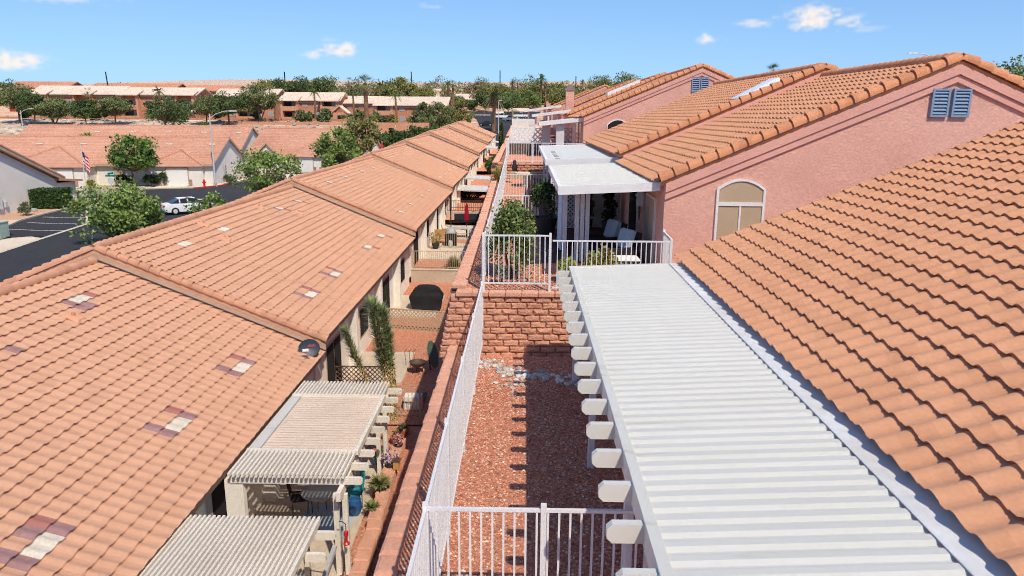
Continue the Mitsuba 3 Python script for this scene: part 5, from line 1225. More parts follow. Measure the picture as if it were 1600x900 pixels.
h2b, L2b_ = street_house('tile roofed house at the left edge behind the palm bush', rotz(math.radians(6), -80, 104, 1.8), 30, 15, 2.7, 5.7)
h3, L3_ = street_house('white house with pale dormers behind the leafy street trees', rotz(math.radians(-3), -24.4, 110.5, 1.5), 17.5, 14, 2.6, 6.1, garages=((-9.2, -7.0, -1.0), (-5.6, -3.4, -1.0)), wings=((-11.3, -2.4, -1.0, 4.6),), dormers=((-16.2, -12.4, .0, 4.3),), windows=((-15, -13.6, -.02, .8, 2.2),))
# the gable end at the left edge of the picture, and the small roof in front of it
h0 = thing('gable_house', 'white stucco house with sloping dark eave at the left edge of the photo', 'house', None)
xg = -46.3
put('wall', MB().prism([(55, .5), (72.2, .5), (72.2, 3.5), (61.3, 8.0), (55, 5.4)], 0, xg - 16, xg).shape('stucco_white'), h0)
rr_ = put('roof', MB().prism([(54, 5.35), (61.3, 8.4), (72.9, 3.6), (72.9, 3.35), (61.3, 8.12), (54, 5.1)], 0, xg - 16.5, xg + .45).shape('roof_far'), h0)
put('barge_board', MB().bar((xg + .47, 61.3, 8.2), (xg + .47, 72.9, 3.42), .06, .3).shape('fascia_beige'), rr_)
cap_row(rr_, (xg + .4, 61.3, 8.42), (xg + .4, 72.8, 3.66), (0, 0, 1), 'cap_left', 'rake_tile', parts=False, scale=1.2)
for k in range(8): put('eave_tile', MB().tube([(xg - .4*k + .3, 72.95, 3.60), (xg - .4*k + .3, 72.4, 3.86)], .14, 6).shape('cap_left'), rr_)
put('porch_wall', MB().box(xg - 2.5, xg + .0, 72.2, 75.2, .6, 3.1).shape('stucco_white'), h0)
put('porch_roof', MB().hexa(np.array([[xg - 2.8, 72, 3.4], [xg + .5, 72, 3.4], [xg + .6, 75.6, 3.05], [xg - 2.8, 75.6, 3.05], [xg - 2.8, 72, 3.62], [xg + .5, 72, 3.62], [xg + .6, 75.6, 3.25], [xg - 2.8, 75.6, 3.25]])).shape('roof_far'), h0)
for (y, z, w, h_) in ((62.2, 1.5, .5, 1.5), (63.4, 1.6, .55, 1.2), (64.3, 1.7, .3, .5)):
    put('meter_box', MB().box(xg + .002, xg + .22, y, y + w, z, z + h_).shape('white_paint' if w > .4 else 'metal_galv'), h0)
for k in range(4): put('meter', MB().lathe([(0, 0), (.11, .02), (.11, .08), (0, .1)], n=10).xf(frame((0, 1, 0), (0, 0, 1), (1, 0, 0), (xg + .22, 62.75, 1.7 + .32*k))).shape('metal_black'), h0)
# low beige enclosure behind the first street tree
t = thing('utility_enclosure', 'low pale stucco enclosure wall by the street behind the first leafy tree', 'wall')
put('front_panel', MB().box(0, 3.9, 0, .25, -.3, 1.75).xf(rotz(math.radians(38), -40.9, 70.4, 1.1)).shape('concrete'), t)
put('side_panel', MB().box(0, .25, .25, 3.2, -.3, 1.75).xf(rotz(math.radians(38), -40.9, 70.4, 1.1)).shape('concrete'), t)
# ---------------------------------------------------------------- cars
def car(label, x, y, z, rz, paint, kind='sedan', s=1.0, cat='car'):
    t = thing('parked_car' if cat == 'car' else 'pickup_truck', label, cat); M = rotz(rz, x, y, z, s)
    if kind == 'sedan': body = [(-2.25, .35), (-2.3, .62), (-2.2, .92), (-1.7, 1.0), (1.0, .96), (2.0, .78), (2.28, .6), (2.25, .32), (1.9, .25), (-1.95, .25)]; cab = [(-1.75, .97), (-1.0, 1.38), (-.1, 1.45), (.45, 1.36), (1.2, .93)]
    else: body = [(-2.7, .5), (-2.72, 1.1), (.0, 1.12), (1.5, 1.12), (2.5, 1.02), (2.7, .8), (2.68, .45), (-2.6, .42)]; cab = [(-.75, 1.1), (-.6, 1.8), (.55, 1.82), (1.25, 1.12)]
    W = .88
    def hull(poly, w0, w1, zmid):
        P = np.array(poly); k = len(P); ins = np.interp(P[:, 1], [P[:, 1].min(), zmid, P[:, 1].max()], [w0*.95, w0, w1])
        l = np.c_[P[:, 0], -ins, P[:, 1]]; r = np.c_[P[:, 0], ins, P[:, 1]]
        b = MB(); import shapely
        vv, tri = trimesh.creation.triangulate_polygon(shapely.Polygon(P), engine='earcut'); idx = np.array([np.argmin(((P - q)**2).sum(1)) for q in vv]); tri = idx[tri]
        f = [list(q) for q in tri] + [[k + q[0], k + q[2], k + q[1]] for q in tri] + [q for a in range(k) for q in ([a, (a + 1) % k, k + (a + 1) % k], [a, k + (a + 1) % k, k + a])]
        return b.add(np.vstack([l, r]), np.array(f))
    put('body', hull(body, W, W - .08, .6).xf(M).shape(paint, 30), t)
    put('cabin', hull(cab, W - .08, W - .3, 1.0).xf(M).shape('glass_dark', 30), t)
    rp = np.array(cab)[1:-1]; rp = [(a, b + .015) for a, b in rp]
    put('roof', MB().hexa(np.array([[rp[0][0], -.56, rp[0][1] - .05], [rp[-1][0], -.56, rp[-1][1] - .05], [rp[-1][0], .56, rp[-1][1] - .05], [rp[0][0], .56, rp[0][1] - .05], [rp[0][0] + .05, -.5, rp[0][1] + .05], [rp[-1][0] - .05, -.5, rp[-1][1] + .05], [rp[-1][0] - .05, .5, rp[-1][1] + .05], [rp[0][0] + .05, .5, rp[0][1] + .05]])).xf(M).shape(paint), t)
    for px in (cab[1][0] + .05, (cab[1][0] + cab[-2][0])/2):
        put('pillar', MB().box(px - .05, px + .05, -.76, -.62, .95, 1.38).box(px - .05, px + .05, .62, .76, .95, 1.38).xf(M).shape(paint), t)
    for wx in (-1.4, 1.42):
        for sy in (-1, 1):
            w = put('wheel', MB().lathe([(0, -.1), (.26, -.1), (.33, -.06), (.33, .06), (.26, .1), (0, .1)], n=14).xf(M @ frame((1, 0, 0), (0, 0, 1), (0, -1, 0), (wx, sy*.82, .33))).shape('tyre'), t)
            put('rim', MB().lathe([(0, .112), (.19, .108), (.2, .1)], n=12).xf(M @ frame((1, 0, 0), (0, 0, sy*1.0), (0, -sy*-1.0, 0), (wx, sy*.82, .33))).shape('metal_galv'), w)
    for sy in (-.62, .62):
        put('tail_light', MB().box(-2.32, -2.2, sy - .2, sy + .2, .72, .86).xf(M).shape('light_red'), t)
        put('headlight', MB().box(2.12, 2.27, sy - .2, sy + .2, .60, .72).xf(M).shape('glass_pale'), t)
    put('licence_plate', MB().box(-2.33, -2.29, -.22, .22, .5, .62).xf(M).shape('metal_galv'), t)
    return t
car('white sedan on the street behind the second left roof', -30.7, 66.6, street_z(66.6) + .01, math.radians(38), 'car_white')
car('white car under the trees across the street', -29.7, 87.5, street_z(87.5) + .01, math.radians(85), 'car_white', s=1.05)
fz = lambda x, y: float(ground_z(x, y)) + .04
car('white pickup truck parked crosswise at the end of the far road, left one', -7.2, 251, fz(-7, 251), 3.25, 'car_white', 'pickup', cat='pickup truck')
car('silver pickup truck parked at the end of the far road', -4.4, 243, fz(-4, 243), 2.7, 'car_silver', 'pickup', cat='pickup truck')
car('white pickup truck behind the silver one at the end of the far road', -1.2, 254, fz(-1, 254), 3.2, 'car_white', 'pickup', cat='pickup truck')
car('dark car parked beside the palm on the far road', -11.6, 228, fz(-11, 228), 3.0, 'car_dark')
# ---------------------------------------------------------------- street furniture
def street_lamp(label, x, y, z, h, ax, ay=0, arm=2.6, m='metal_galv'):
    t = thing('street_lamp', label, 'street lamp')
    put('pole', MB().tube([(x, y, z - .3), (x, y, z + h)], [.11, .07], 9).shape(m, 40), t)
    b = MB().tube([(x, y, z + h - .6), (x + ax*arm*.3, y + ay*arm*.3, z + h - .05), (x + ax*arm*.7, y + ay*arm*.7, z + h + .28), (x + ax*arm, y + ay*arm, z + h + .3)], .045, 7)
    put('arm', b.shape(m, 40), t)
    put('head', MB().hexa(np.array([[-.1, -.14, -.06], [.75, -.1, -.02], [.75, .1, -.02], [-.1, .14, -.06], [-.1, -.1, .1], [.7, -.06, .06], [.7, .06, .06], [-.1, .1, .1]])).xf(rotz(math.atan2(ay, ax), x + ax*arm, y + ay*arm, z + h + .3)).shape('rock_white'), t)
    put('base', MB().lathe([(.22, 0), (.22, .5), (.12, .55)], (x, y, z), 10).shape('concrete'), t)
    return t
street_lamp('tall grey street lamp with curved arm beside the red hydrant', -37.9, 89.8, 1.2, 8.75, 1)
street_lamp('slim street lamp in front of the orange wall at far left', -107, 158, 3.4, 6.9, 1, arm=2.2)
street_lamp('slim pale street lamp among the trees by the left apartments', -101, 180, 8.0, 3.9, -.7, .3, arm=1.2)
street_lamp('curved street lamp showing over the big pink ridge at upper right', 37.6, 70, 6, 9.4, -1, 0, arm=2.2)
street_lamp('thin white lamp pole standing by the far road', -7.1, 205, 5.2, 8.3, 1, arm=.2, m='rock_white')
street_lamp('grey street lamp beside the apartment drive left of the palms', -66.1, 188, 8.2, 3.2, .8, 0, arm=1.4)
t = thing('flag_pole', 'white flag pole with hanging striped flag in front of the garage', 'flag pole')
put('pole', MB().tube([(-43.95, 73.1, .9), (-43.95, 73.1, 6.9)], [.05, .03], 8).shape('rock_white'), t)
put('finial', MB().lathe([(0, 0), (.07, .05), (0, .12)], (-43.95, 73.1, 6.9), 8).shape('tile_cream'), t)
fl = thing('flag', 'limp red and white striped flag with blue corner hanging from the pole', 'flag')
for k in range(9):
    w0, w1 = .13*k, .13*(k + 1); sx = lambda w: -43.9 + w*.55; sy = lambda w: 73.1 + .10*math.sin(w*9)
    zt = lambda w: 6.2 - .7*w; zb = lambda w: 4.9 - 1.1*w
    if k < 4:
        put('canton', MB().hexa(np.array([[sx(w0), sy(w0) - .012, zb(w0) + .8], [sx(w1), sy(w1) - .012, zb(w1) + .8], [sx(w1), sy(w1) + .012, zb(w1) + .8], [sx(w0), sy(w0) + .012, zb(w0) + .8], [sx(w0), sy(w0) - .012, zt(w0)], [sx(w1), sy(w1) - .012, zt(w1)], [sx(w1), sy(w1) + .012, zt(w1)], [sx(w0), sy(w0) + .012, zt(w0)]])).shape('flag_blue'), fl)
for s in range(9):
    b = MB()
    for k in range(9):
        w0, w1 = .13*k, .13*(k + 1)
        P = lambda w, u: np.array([-43.9 + w*.55, 73.1 + .10*math.sin(w*9), (6.2 - .7*w)*(1 - u) + (4.9 - 1.1*w)*u - .0])
        u0, u1 = s/9, (s + 1)/9
        if k < 4 and s < 5: continue
        n_ = np.array([0, .01, 0]); a, b_, c_, d_ = P(w0, u0), P(w1, u0), P(w1, u1), P(w0, u1)
        b.hexa(np.array([d_ - n_, c_ - n_, c_ + n_, d_ + n_, a - n_, b_ - n_, b_ + n_, a + n_]))
    put('stripe', b.shape('flag_white' if s % 2 else 'flag_red'), fl)
t = thing('fire_hydrant', 'red fire hydrant by the red painted kerb under the street lamp', 'fire hydrant'); hx, hy, hz = -39.0, 89.2, 1.26
put('barrel', MB().lathe([(.2, 0), (.2, .06), (.13, .1), (.13, .62), (.17, .66), (.16, .74), (.08, .86), (.03, .92), (0, .92)], (hx, hy, hz), 12).shape('red_plastic', 40), t)
put('outlet', MB().tube([(hx - .24, hy, hz + .5), (hx + .24, hy, hz + .5)], .07, 8).shape('red_plastic'), t); put('outlet', MB().tube([(hx, hy - .24, hz + .42), (hx, hy, hz + .42)], .09, 8).shape('red_plastic'), t)
t = thing('street_sign', 'green street name blades on a pole by the stepped house front', 'street sign')
put('pole', MB().tube([(-43.2, 76.4, .9), (-43.2, 76.4, 3.95)], .03).shape('metal_galv'), t); put('blade', MB().box(-43.75, -42.6, 76.38, 76.42, 3.45, 3.66).shape('sign_green'), t); put('blade', MB().box(-43.22, -43.18, 75.9, 76.9, 3.7, 3.9).shape('sign_green'), t)
put('back_plate', MB().lathe([(0, -.012), (.36, -.012), (.36, .012), (0, .012)], n=8).xf(frame((1, 0, 0), (0, 0, 1), (0, -1, 0), (-43.2, 76.35, 3.0))).shape('metal_galv'), t)
t = thing('parking_sign', 'small white sign on a thin post beside the clipped hedge', 'sign')
put('post', MB().tube([(-43.35, 71.3, 1.0), (-43.35, 71.3, 2.9)], .03).shape('metal_galv'), t); put('plate', MB().box(-43.6, -43.1, 71.25, 71.28, 1.95, 2.3).shape('rock_white'), t)
t = thing('utility_cabinet', 'pale green utility cabinet at the left edge by the parking bays', 'utility box')
put('body', MB().box(-39.9, -38.3, 52.4, 53.4, .9, 2.05).shape('utility_green'), t); put('lid', MB().box(-39.95, -38.25, 52.35, 53.45, 2.05, 2.12).shape('utility_green'), t)
t = thing('clipped_hedge', 'boxy dark green clipped hedge at the end of the white gable wall', 'hedge')
g = np.random.default_rng(51); n = 5200; p = g.uniform(-1, 1, (n, 3)); ax_ = g.integers(3, size=n); p[np.arange(n), ax_] = np.sign(p[np.arange(n), ax_])*g.uniform(.86, 1.02, n)
p = p*np.array([1.45, 1.1, .98]); M = rotz(.15, -44.9, 68.9, 1.95)
put('foliage', leaf_shape(*leaves(p @ M[:3, :3].T + M[:3, 3], .10, [(.04, .085, .02), (.06, .11, .03), (.035, .07, .018)], g)), t)
put('core', MB().box(-1.3, 1.3, -.95, .95, -.95, .85).xf(M).shape(mat('hedge_core', (.02, .035, .012), .95, .05)), t)
GREY_G = [(.17, .19, .10), (.22, .23, .13), (.12, .15, .07)]
shrub('round grey green shrub on the pink gravel before the white gable wall', -44.0, 63.6, 1.05, (.62, .62, .62), 900, .09, GREY_G, 52)
shrub('small dark shrub cut off by the left edge of the photo', -44.6, 58.0, 1.0, (.6, .6, .6), 600, .09, GREENS, 53)
shrub('clipped yellow-green ball shrub in front of the garage behind the flag', -51.2, 86.3, 1.25, (.62, .62, .5), 700, .09, [(.26, .25, .05), (.2, .2, .04)], 54)
shrub('clipped dark ball bush left of the street tree trunk', -48.6, 88.7, 1.3, (1.1, .9, .75), 900, .11, [(.035, .06, .02), (.05, .08, .025)], 55)
shrub('clipped dark ball bush right of the street tree trunk', -45.6, 89.0, 1.3, (1.0, .9, .75), 900, .11, [(.035, .06, .02), (.05, .08, .025)], 56)
shrub('dark bush against the garage wing beside the street tree', -44.3, 89.4, 1.3, (.9, .8, .9), 800, .11, [(.04, .07, .02), (.05, .09, .03)], 57)
shrub('round green bush at the foot of the street lamp', -37.2, 92.4, 1.3, (.95, .8, .62), 800, .1, [(.12, .15, .06), (.09, .12, .04)], 58)
shrub('grey round bush at the back corner of the white gable by the lamp', -37.9, 101.5, 1.4, (.85, .8, .65), 700, .1, GREY_G, 59)
shrub('boxy dark bush in front of the pale dormer wall of the third street house', -38.3, 108.5, 1.5, (1.4, 1.0, 1.0), 900, .12, [(.06, .085, .03), (.09, .11, .05)], 60)
for k, (x, y) in enumerate(((-45.2, 61), (-45, 66.2), (-37.6, 94.6))):
    put('rock', moved(ROCKS[k], rotz(k, x, y, float(street_z(y)) + .15, .35)), label=('boulder on the pink gravel left of the grey shrub', 'boulder on the pink gravel right of the grey shrub', 'boulder beside the lamp foot bush')[k], cat='boulder')
poly_sheet('planting_strip', [(-46.3, 54), (-40.0, 53.8), (-41.4, 57), (-42.7, 61), (-43.2, 65), (-43.4, 69.2), (-42.6, 71), (-46.3, 73)], 'desert', .06)
t = thing('closed_umbrella', 'small closed pink market umbrella beyond the fourth left roof', 'parasol')
put('canopy', MB().lathe([(.05, 2.9), (.22, 2.2), (.34, 1.0), (.3, .95), (0, 1.4)], (-22.6, 118, 2.8), 10).shape('flag_red', 40), t); put('pole', MB().tube([(-22.6, 118, 2.0), (-22.6, 118, 5.9)], .04).shape('rock_white'), t)
# ---------------------------------------------------------------- trees
def tree(label, x, y, z, h, R, n, size, cols, seed, trunk=.16, base=.3, clumps=22, name='tree', group=None, sparse=.5, multi=1, flat=.8):
    """trunk with limbs; clumps of leaf-sized faces around the limb ends."""
    t = thing(name, label, 'tree', group); g = np.random.default_rng(seed)
    Rx = np.array([R, R, (h*(1 - base))/2]); c0 = np.array([x, y, z + h*base + Rx[2]])
    tips, b = [], MB()
    fork = np.array([x + g.normal(0, .03*h), y + g.normal(0, .03*h), z + h*(base + .06)])
    if multi == 1: b.tube([(x, y, z - .3), (x + (fork[0] - x)*.4, y, z + h*base*.5), fork], [trunk*1.15, trunk*.9, trunk*.7], 8)
    while len(tips) < clumps:
        d = g.normal(size=3); r = np.linalg.norm(d)
        d = d/r*g.uniform(.3, 1.25)**.5*.80
        if d[2] < -.62: continue
        tips.append(c0 + d*Rx*np.array([1, 1, 1.0]))
    for k in range(multi):
        if multi > 1:
            a = 2*np.pi*k/multi + g.uniform(0, .8); f2 = np.array([x + R*.25*math.cos(a), y + R*.25*math.sin(a), z + h*(base + .05)])
            b.tube([(x, y, z - .3), (x*.6 + f2[0]*.4, y*.6 + f2[1]*.4, z + h*base*.5), f2], [trunk, trunk*.85, trunk*.65], 7)
            fork = f2
        for tp in tips[k::multi]:
            m1 = fork + (tp - fork)*.5 + g.normal(0, .06*R, 3) + (0, 0, -.05*h)
            b.tube([fork, m1, tp], [trunk*.5, trunk*.3, trunk*.08 + .008], 5, cap=False)
    put('trunk', b.shape('bark', 40), t)
    parts = []
    per = n//clumps
    for k, tp in enumerate(tips):
        s = R*g.uniform(.14, .42)
        sub = g.normal(size=(per, 3)); sub = sub/np.linalg.norm(sub, axis=1)[:, None]*(g.uniform(0, 1, (per, 1))**.45)*np.array([s, s, s*flat])*1.1
        tone = g.uniform(.78, 1.25)
        parts.append(leaves(tp + sub, size, np.asarray(cols)*tone, g, 1.7))
    put('crown', leaf_shape(*join(parts)), t)
    return t
ASH = [(.13, .21, .04), (.17, .26, .055), (.22, .30, .08), (.09, .16, .035), (.28, .33, .13)]
MESQ = [(.14, .175, .06), (.18, .21, .08), (.11, .14, .05), (.22, .23, .10)]
DARKG = [(.085, .125, .04), (.115, .155, .055), (.065, .10, .035)]
OLV = [(.23, .22, .06), (.28, .26, .08), (.17, .17, .05)]
tree('bushy green tree by the street behind the nearest left ridge', -28.0, 50, .9, 4.3, 3.1, 6500, .125, ASH, 61, base=.10, clumps=52, trunk=.13, multi=3)
tree('open leafy tree with pale leaves over the white car, behind the third left gable', -24.3, 70, 1.05, 5.8, 3.2, 3200, .15, ASH, 62, base=.2, clumps=40, trunk=.12, multi=2)
tree('dense green street tree right of the pale dormer house', -23.4, 92, 1.3, 6.9, 3.0, 6000, .17, ASH, 63, base=.15, clumps=40, trunk=.15)
tree('light yellow-green tree behind the dense street tree', -22.4, 101, 1.4, 8.3, 3.0, 3400, .2, [(.22, .22, .07), (.17, .19, .06), (.28, .25, .1)], 64, base=.25, clumps=30, trunk=.13)
tree('round green tree with bare trunk in front of the flag pole house', -46.9, 88.0, 1.25, 6.1, 3.2, 4600, .17, [(.12, .2, .04), (.16, .24, .055), (.09, .16, .035)], 65, base=.27, clumps=44, trunk=.14)
tree('low green shrub tree below the open leafy tree at the third gable', -26.5, 61, 1.0, 2.6, 1.5, 1200, .13, ASH, 66, base=.1, clumps=18, trunk=.08)
v, f, c = spiky(90, 2.2, 2.0, (-61.5, 104, 5.6), 67, [(.14, .22, .05), (.2, .28, .07), (.1, .16, .04)], .28, .9)
t = thing('fan_palm', 'bushy green fan palm behind the ridge at the left edge', 'palm tree'); put('crown', leaf_shape(v, f, c), t); put('trunk', MB().tube([(-61.5, 104, 1), (-61.5, 104, 5.8)], [.3, .25], 8).shape('palm_bark'), t)
v, f, c = leafball(2600, (1.7, 3.4, 1.3), (-3.4, 97, 3.6), 68, .2, DARKG, shell=.45)
t = thing('bush', 'dense dark green bush between the left row and the retaining wall', 'bush'); put('foliage', leaf_shape(v, f, c), t); put('stem', MB().tube([(-3.4, 97, 1.6), (-3.4, 97, 3.6)], .1).shape('bark'), t)
t = thing('cypress', 'slim dark cypress at the end of the white fences', 'cypress tree'); put('crown', leaf_shape(*join([leafball(150, (.34*(1 - k/9) + .06, .34*(1 - k/9) + .06, .4), (-1.9, 62, 6.2 + .36*k), 69 + k, .12, [(.05, .075, .03), (.07, .095, .035)], shell=.3) for k in range(9)])), t)
put('trunk', MB().tube([(-1.9, 62, 1), (-1.9, 62, 8.6)], .06).shape('bark'), t)
v, f, c = spiky(420, .7, 1.0, (-1.35, 40.3, 6.5), 34, [(.42, .33, .10), (.36, .28, .08), (.48, .40, .16)], .02)
t = thing('ornamental_grass', 'yellow dry weeds on top of the wall beside the cross wall', 'grass tuft'); put('blades', leaf_shape(v, f, c), t)
# hedge of big oleanders behind the fourth to sixth left roofs
for k, (x, y, h, R) in enumerate(((-30.5, 142, 4.3, 3.2), (-27.8, 145, 5.2, 3.4), (-25, 148, 5.8, 3.4), (-22.4, 150, 6.2, 3.3), (-19.6, 153, 6.4, 3.2), (-17.3, 156, 5.6, 2.6))):
    tree(f'large rounded dark oleander bush behind the left row roofs, {("leftmost","second","third","fourth","fifth","rightmost")[k]} of the dense row', x, y, 1.7, h, R, 3600, .26, [(.06, .10, .03), (.085, .13, .035), (.05, .085, .025)], 80 + k, base=.02, clumps=26, trunk=.1, name='oleander', multi=3)
def palm(label, x, y, z, h, r, seed, fan=True, trunk=.28, n=26, cols=((.10, .17, .04), (.14, .21, .06), (.08, .13, .035)), skirt=True, name='palm'):
    t = thing(name, label, 'palm tree'); g = np.random.default_rng(seed)
    zz = np.linspace(0, 1, 14); px = x + .02*h*np.sin(zz*2 + seed); pts = np.stack([px, np.full(14, y), z - .5 + (h + .5)*zz], -1)
    put('trunk', MB().tube(pts, trunk*(1.12 - .35*zz + .05*(np.arange(14) % 2)), 8).shape('palm_bark'), t)
    top = pts[-1]; V, F, C, o = [], [], [], 0
    for k in range(n):
        a = g.uniform(0, 2*np.pi); e = g.uniform(-.75, 1.35); L = r*g.uniform(.75, 1.1); d = np.array([math.cos(a)*math.cos(e), math.sin(a)*math.cos(e), math.sin(e)])
        sd = np.array([-math.sin(a), math.cos(a), 0]); col = np.asarray(cols)[g.integers(len(cols))]*g.uniform(.75, 1.25)
        if e < -.35: col = np.array([.26, .19, .09])*g.uniform(.7, 1.2)
        m = 9
        if fan:
            b0 = top + d*L*.42
            for q in range(m):
                w = (q/(m - 1) - .5)*2.5; dd = d*math.cos(w) + sd*math.sin(w); dd = dd + np.array([0, 0, -.28]); tip = b0 + dd*L*.6
                V += [b0 - sd*.02, b0 + sd*.03 + dd*L*.2, tip, b0 - sd*.05 + dd*L*.2]; F += [[o, o + 1, o + 2], [o, o + 2, o + 3]]; C += [col]*4; o += 4
            V += [top, top + sd*.05, b0]; F += [[o, o + 1, o + 2]]; C += [col]*3; o += 3
        else:
            for q in range(16):
                s = .12 + .88*q/15; p = top + d*L*s + np.array([0, 0, -.55*L*s*s*(.3 + math.cos(e))])
                for sg in (-1, 1):
                    tip = p + sd*sg*L*.24*(1 - .5*s) + d*L*.12 + np.array([0, 0, -.10*L]); w = d*L*.035
                    V += [p - w, p + w, tip]; F += [[o, o + 1, o + 2]]; C += [col]*3; o += 3
    put('crown', leaf_shape(np.array(V), np.array(F), np.array(C)), t)
    return t
palm('tall fan palm with thick brown trunk between the apartment blocks', -31.4, 150, 2.8, 13.2, 2.6, 91, n=54, trunk=.5)
palm('lone fan palm rising over the pink tile ridge at upper right', 35.7, 110, 6, 10.4, 1.5, 92, n=34)
palm('shaggy date palm beside the lamp pole at the far road', -8.6, 212, 5.4, 9.6, 3.6, 93, fan=False, n=48, trunk=.55, cols=((.17, .20, .10), (.13, .16, .07), (.2, .22, .12)))
PAL = [(-62.1, 186, 13.6, 1.5, 'thin young palm in front of the left half of the middle apartments'), (-52.1, 186, 15.2, 1.5, 'thin young palm in front of the right half of the middle apartments'),
       (-42.4, 186, 15.1, 1.6, 'thin young palm between the two orange apartment blocks'), (-31.7, 186, 15.0, 1.6, 'thin young palm in front of the right apartments'),
       (-23.5, 250, 19.8, 2.2, 'tall thin palm left of the far road, right one of a pair'), (-25.8, 255, 20.2, 2.2, 'tall palm just left of the tall thin palm by the far road'), (-28.7, 270, 19.6, 2.6, 'small palm tuft left of the tall pair on the skyline'),
       (6.2, 300, 24.2, 3.0, 'tall date palm right of the far road on the skyline, left of a pair'), (8.1, 303, 23, 2.8, 'date palm right of the tall one on the skyline'), (-5.3, 330, 23.4, 2.0, 'slim palm on the skyline above the big round tree, left one'), (-2.9, 325, 23.4, 2.8, 'fuller palm on the skyline above the big round tree'),
       (31.7, 420, 28.2, 2.4, 'small palm on the skyline left of the pink roofs, left one'), (35.5, 420, 28.6, 2.4, 'small palm on the skyline left of the pink roofs, right one'), (18.2, 380, 25.2, 2.2, 'little palm on the skyline between the poles'),
       (-110.9, 190, 15.0, 2.0, 'fan palm in front of the left apartment roofs'), (-92.5, 190, 15.4, 2.0, 'fan palm standing against the pale apartment roof'), (-54.7, 236, 19.8, 2.0, 'bushy palm tuft left of the tall fan palm'), (-45.1, 235, 18.8, 1.6, 'small dark palm tuft right of the tall fan palm')]
PAL = [(x, y, float(ground_z(x, y)), zt - float(ground_z(x, y)), r, lab) for x, y, zt, r, lab in PAL]
for k, (x, y, z, h, r, lab) in enumerate(PAL): palm(lab, x, y, z, h, r, 100 + k, n=26, trunk=.26 if y < 240 else .4, fan=k % 2 == 0)
# mesquites on the slope in front of the apartments, and the woods behind them
FAR = [
 (-117, 172, 17.0, 4.6, MESQ, 'big spreading mesquite at the left edge before the apartments'), (-111, 168, 14.6, 3.6, DARKG, 'dark mesquite second from the left edge'), (-106.4, 168, 13.0, 4.0, MESQ, 'rounded mesquite with forked trunk before the orange wall'),
 (-99.1, 168, 13.0, 3.1, DARKG, 'mesquite right of the forked one before the left apartments'), (-93.6, 170, 13.4, 3.5, MESQ, 'mesquite covering the middle of the left apartments'), (-76.7, 160, 13.4, 4.6, DARKG, 'large dense mesquite right of the left apartments'),
 (-73.4, 172, 13.6, 3.0, MESQ, 'light mesquite above the street lamp arm'), (-69.0, 174, 14.2, 4.6, DARKG, 'broad mesquite left of the middle apartments'), (-62.6, 177, 16.6, 3.8, MESQ, 'tall mesquite at the left end of the middle apartments'),
 (-25.8, 190, 13.4, 3.0, MESQ, 'feathery mesquite in front of the right apartments'), (-22.2, 196, 14.4, 3.4, MESQ, 'feathery mesquite left of the thin palms by the far road'), (-18.2, 205, 14.6, 3.4, OLV, 'olive tinted tree left of the far road'),
 (-1.6, 292, 18.6, 6.6, [(.13, .19, .05), (.17, .23, .07), (.10, .15, .04)], 'big round green tree over the parked pickups'), (-8.6, 300, 17.6, 4.4, [(.15, .2, .06), (.18, .23, .07)], 'green tree joined to the left of the big round one'),
 (-11.8, 312, 22.0, 5.6, OLV, 'tall olive yellow tree behind the far road'), (-20.9, 330, 24.2, 4.6, [(.30, .19, .13), (.25, .18, .11), (.2, .18, .09)], 'reddish brown tree on the skyline'), (2.7, 322, 22.8, 4.6, OLV, 'olive tree behind the date palms'),
 (12.4, 330, 24.2, 4.6, MESQ, 'grey green tree right of the date palms'), (31.5, 260, 24.6, 5.6, MESQ, 'dark spreading tree behind the pink roofs on the skyline'), (42.1, 270, 22.6, 5.0, DARKG, 'dark low tree right of the spreading skyline tree'),
 (-83.8, 240, 20.2, 4.6, OLV, 'olive tree behind the middle apartments at their left end'), (-80.6, 252, 21.4, 4.6, DARKG, 'dark tall tree behind the left of the middle apartments'), (-72.9, 250, 22.3, 6.4, DARKG, 'tall dark green tree behind the centre of the middle apartments'), (-66.0, 252, 22.1, 5.4, MESQ, 'tall tree at the right of the wooded mass behind the apartments'),
 (-41.6, 262, 22.3, 5.6, OLV, 'broad yellow-olive tree right of the tall fan palm'), (-36.6, 262, 20.2, 4.2, OLV, 'olive tree at the right end of the skyline clump'), (-47.0, 264, 20.6, 4.2, MESQ, 'grey green tree at the left of the skyline clump'),
 (-27.5, 285, 17, 5, MESQ, 'low tree before the small hillside house'), (15.2, 300, 20.3, 5, MESQ, 'low tree left of the white garden walls'), (7, 330, 21, 5, DARKG, 'low dark tree between the palms at the end of the road'), (-57, 240, 17.5, 5, MESQ, 'tree between the middle apartments and the tall fan palm'), (40.9, 64, 15.4, 3.4, [(.12, .18, .04), (.17, .23, .06), (.22, .25, .08)], 'bright green tree at the right edge above the pink roof'),
]
for k, (x, y, zt, R, cols, lab) in enumerate(FAR):
    near_ = y < 100; z = 5.6 if near_ else float(ground_z(x, y)); h = zt - z
    R *= 1.0 if near_ else 1.04 if x < -85 and y < 182 else 1.2 if y < 215 else 1.4
    tree(lab, x, y, z, h, R, 6600, (.12 if near_ else .20 if y < 215 else .30), cols, 200 + k, base=.30 if y < 182 else .1, clumps=34, trunk=.045*R, multi=3 if k % 3 == 2 else 1, name='mesquite_tree' if cols is MESQ else 'broad_tree', flat=.75)
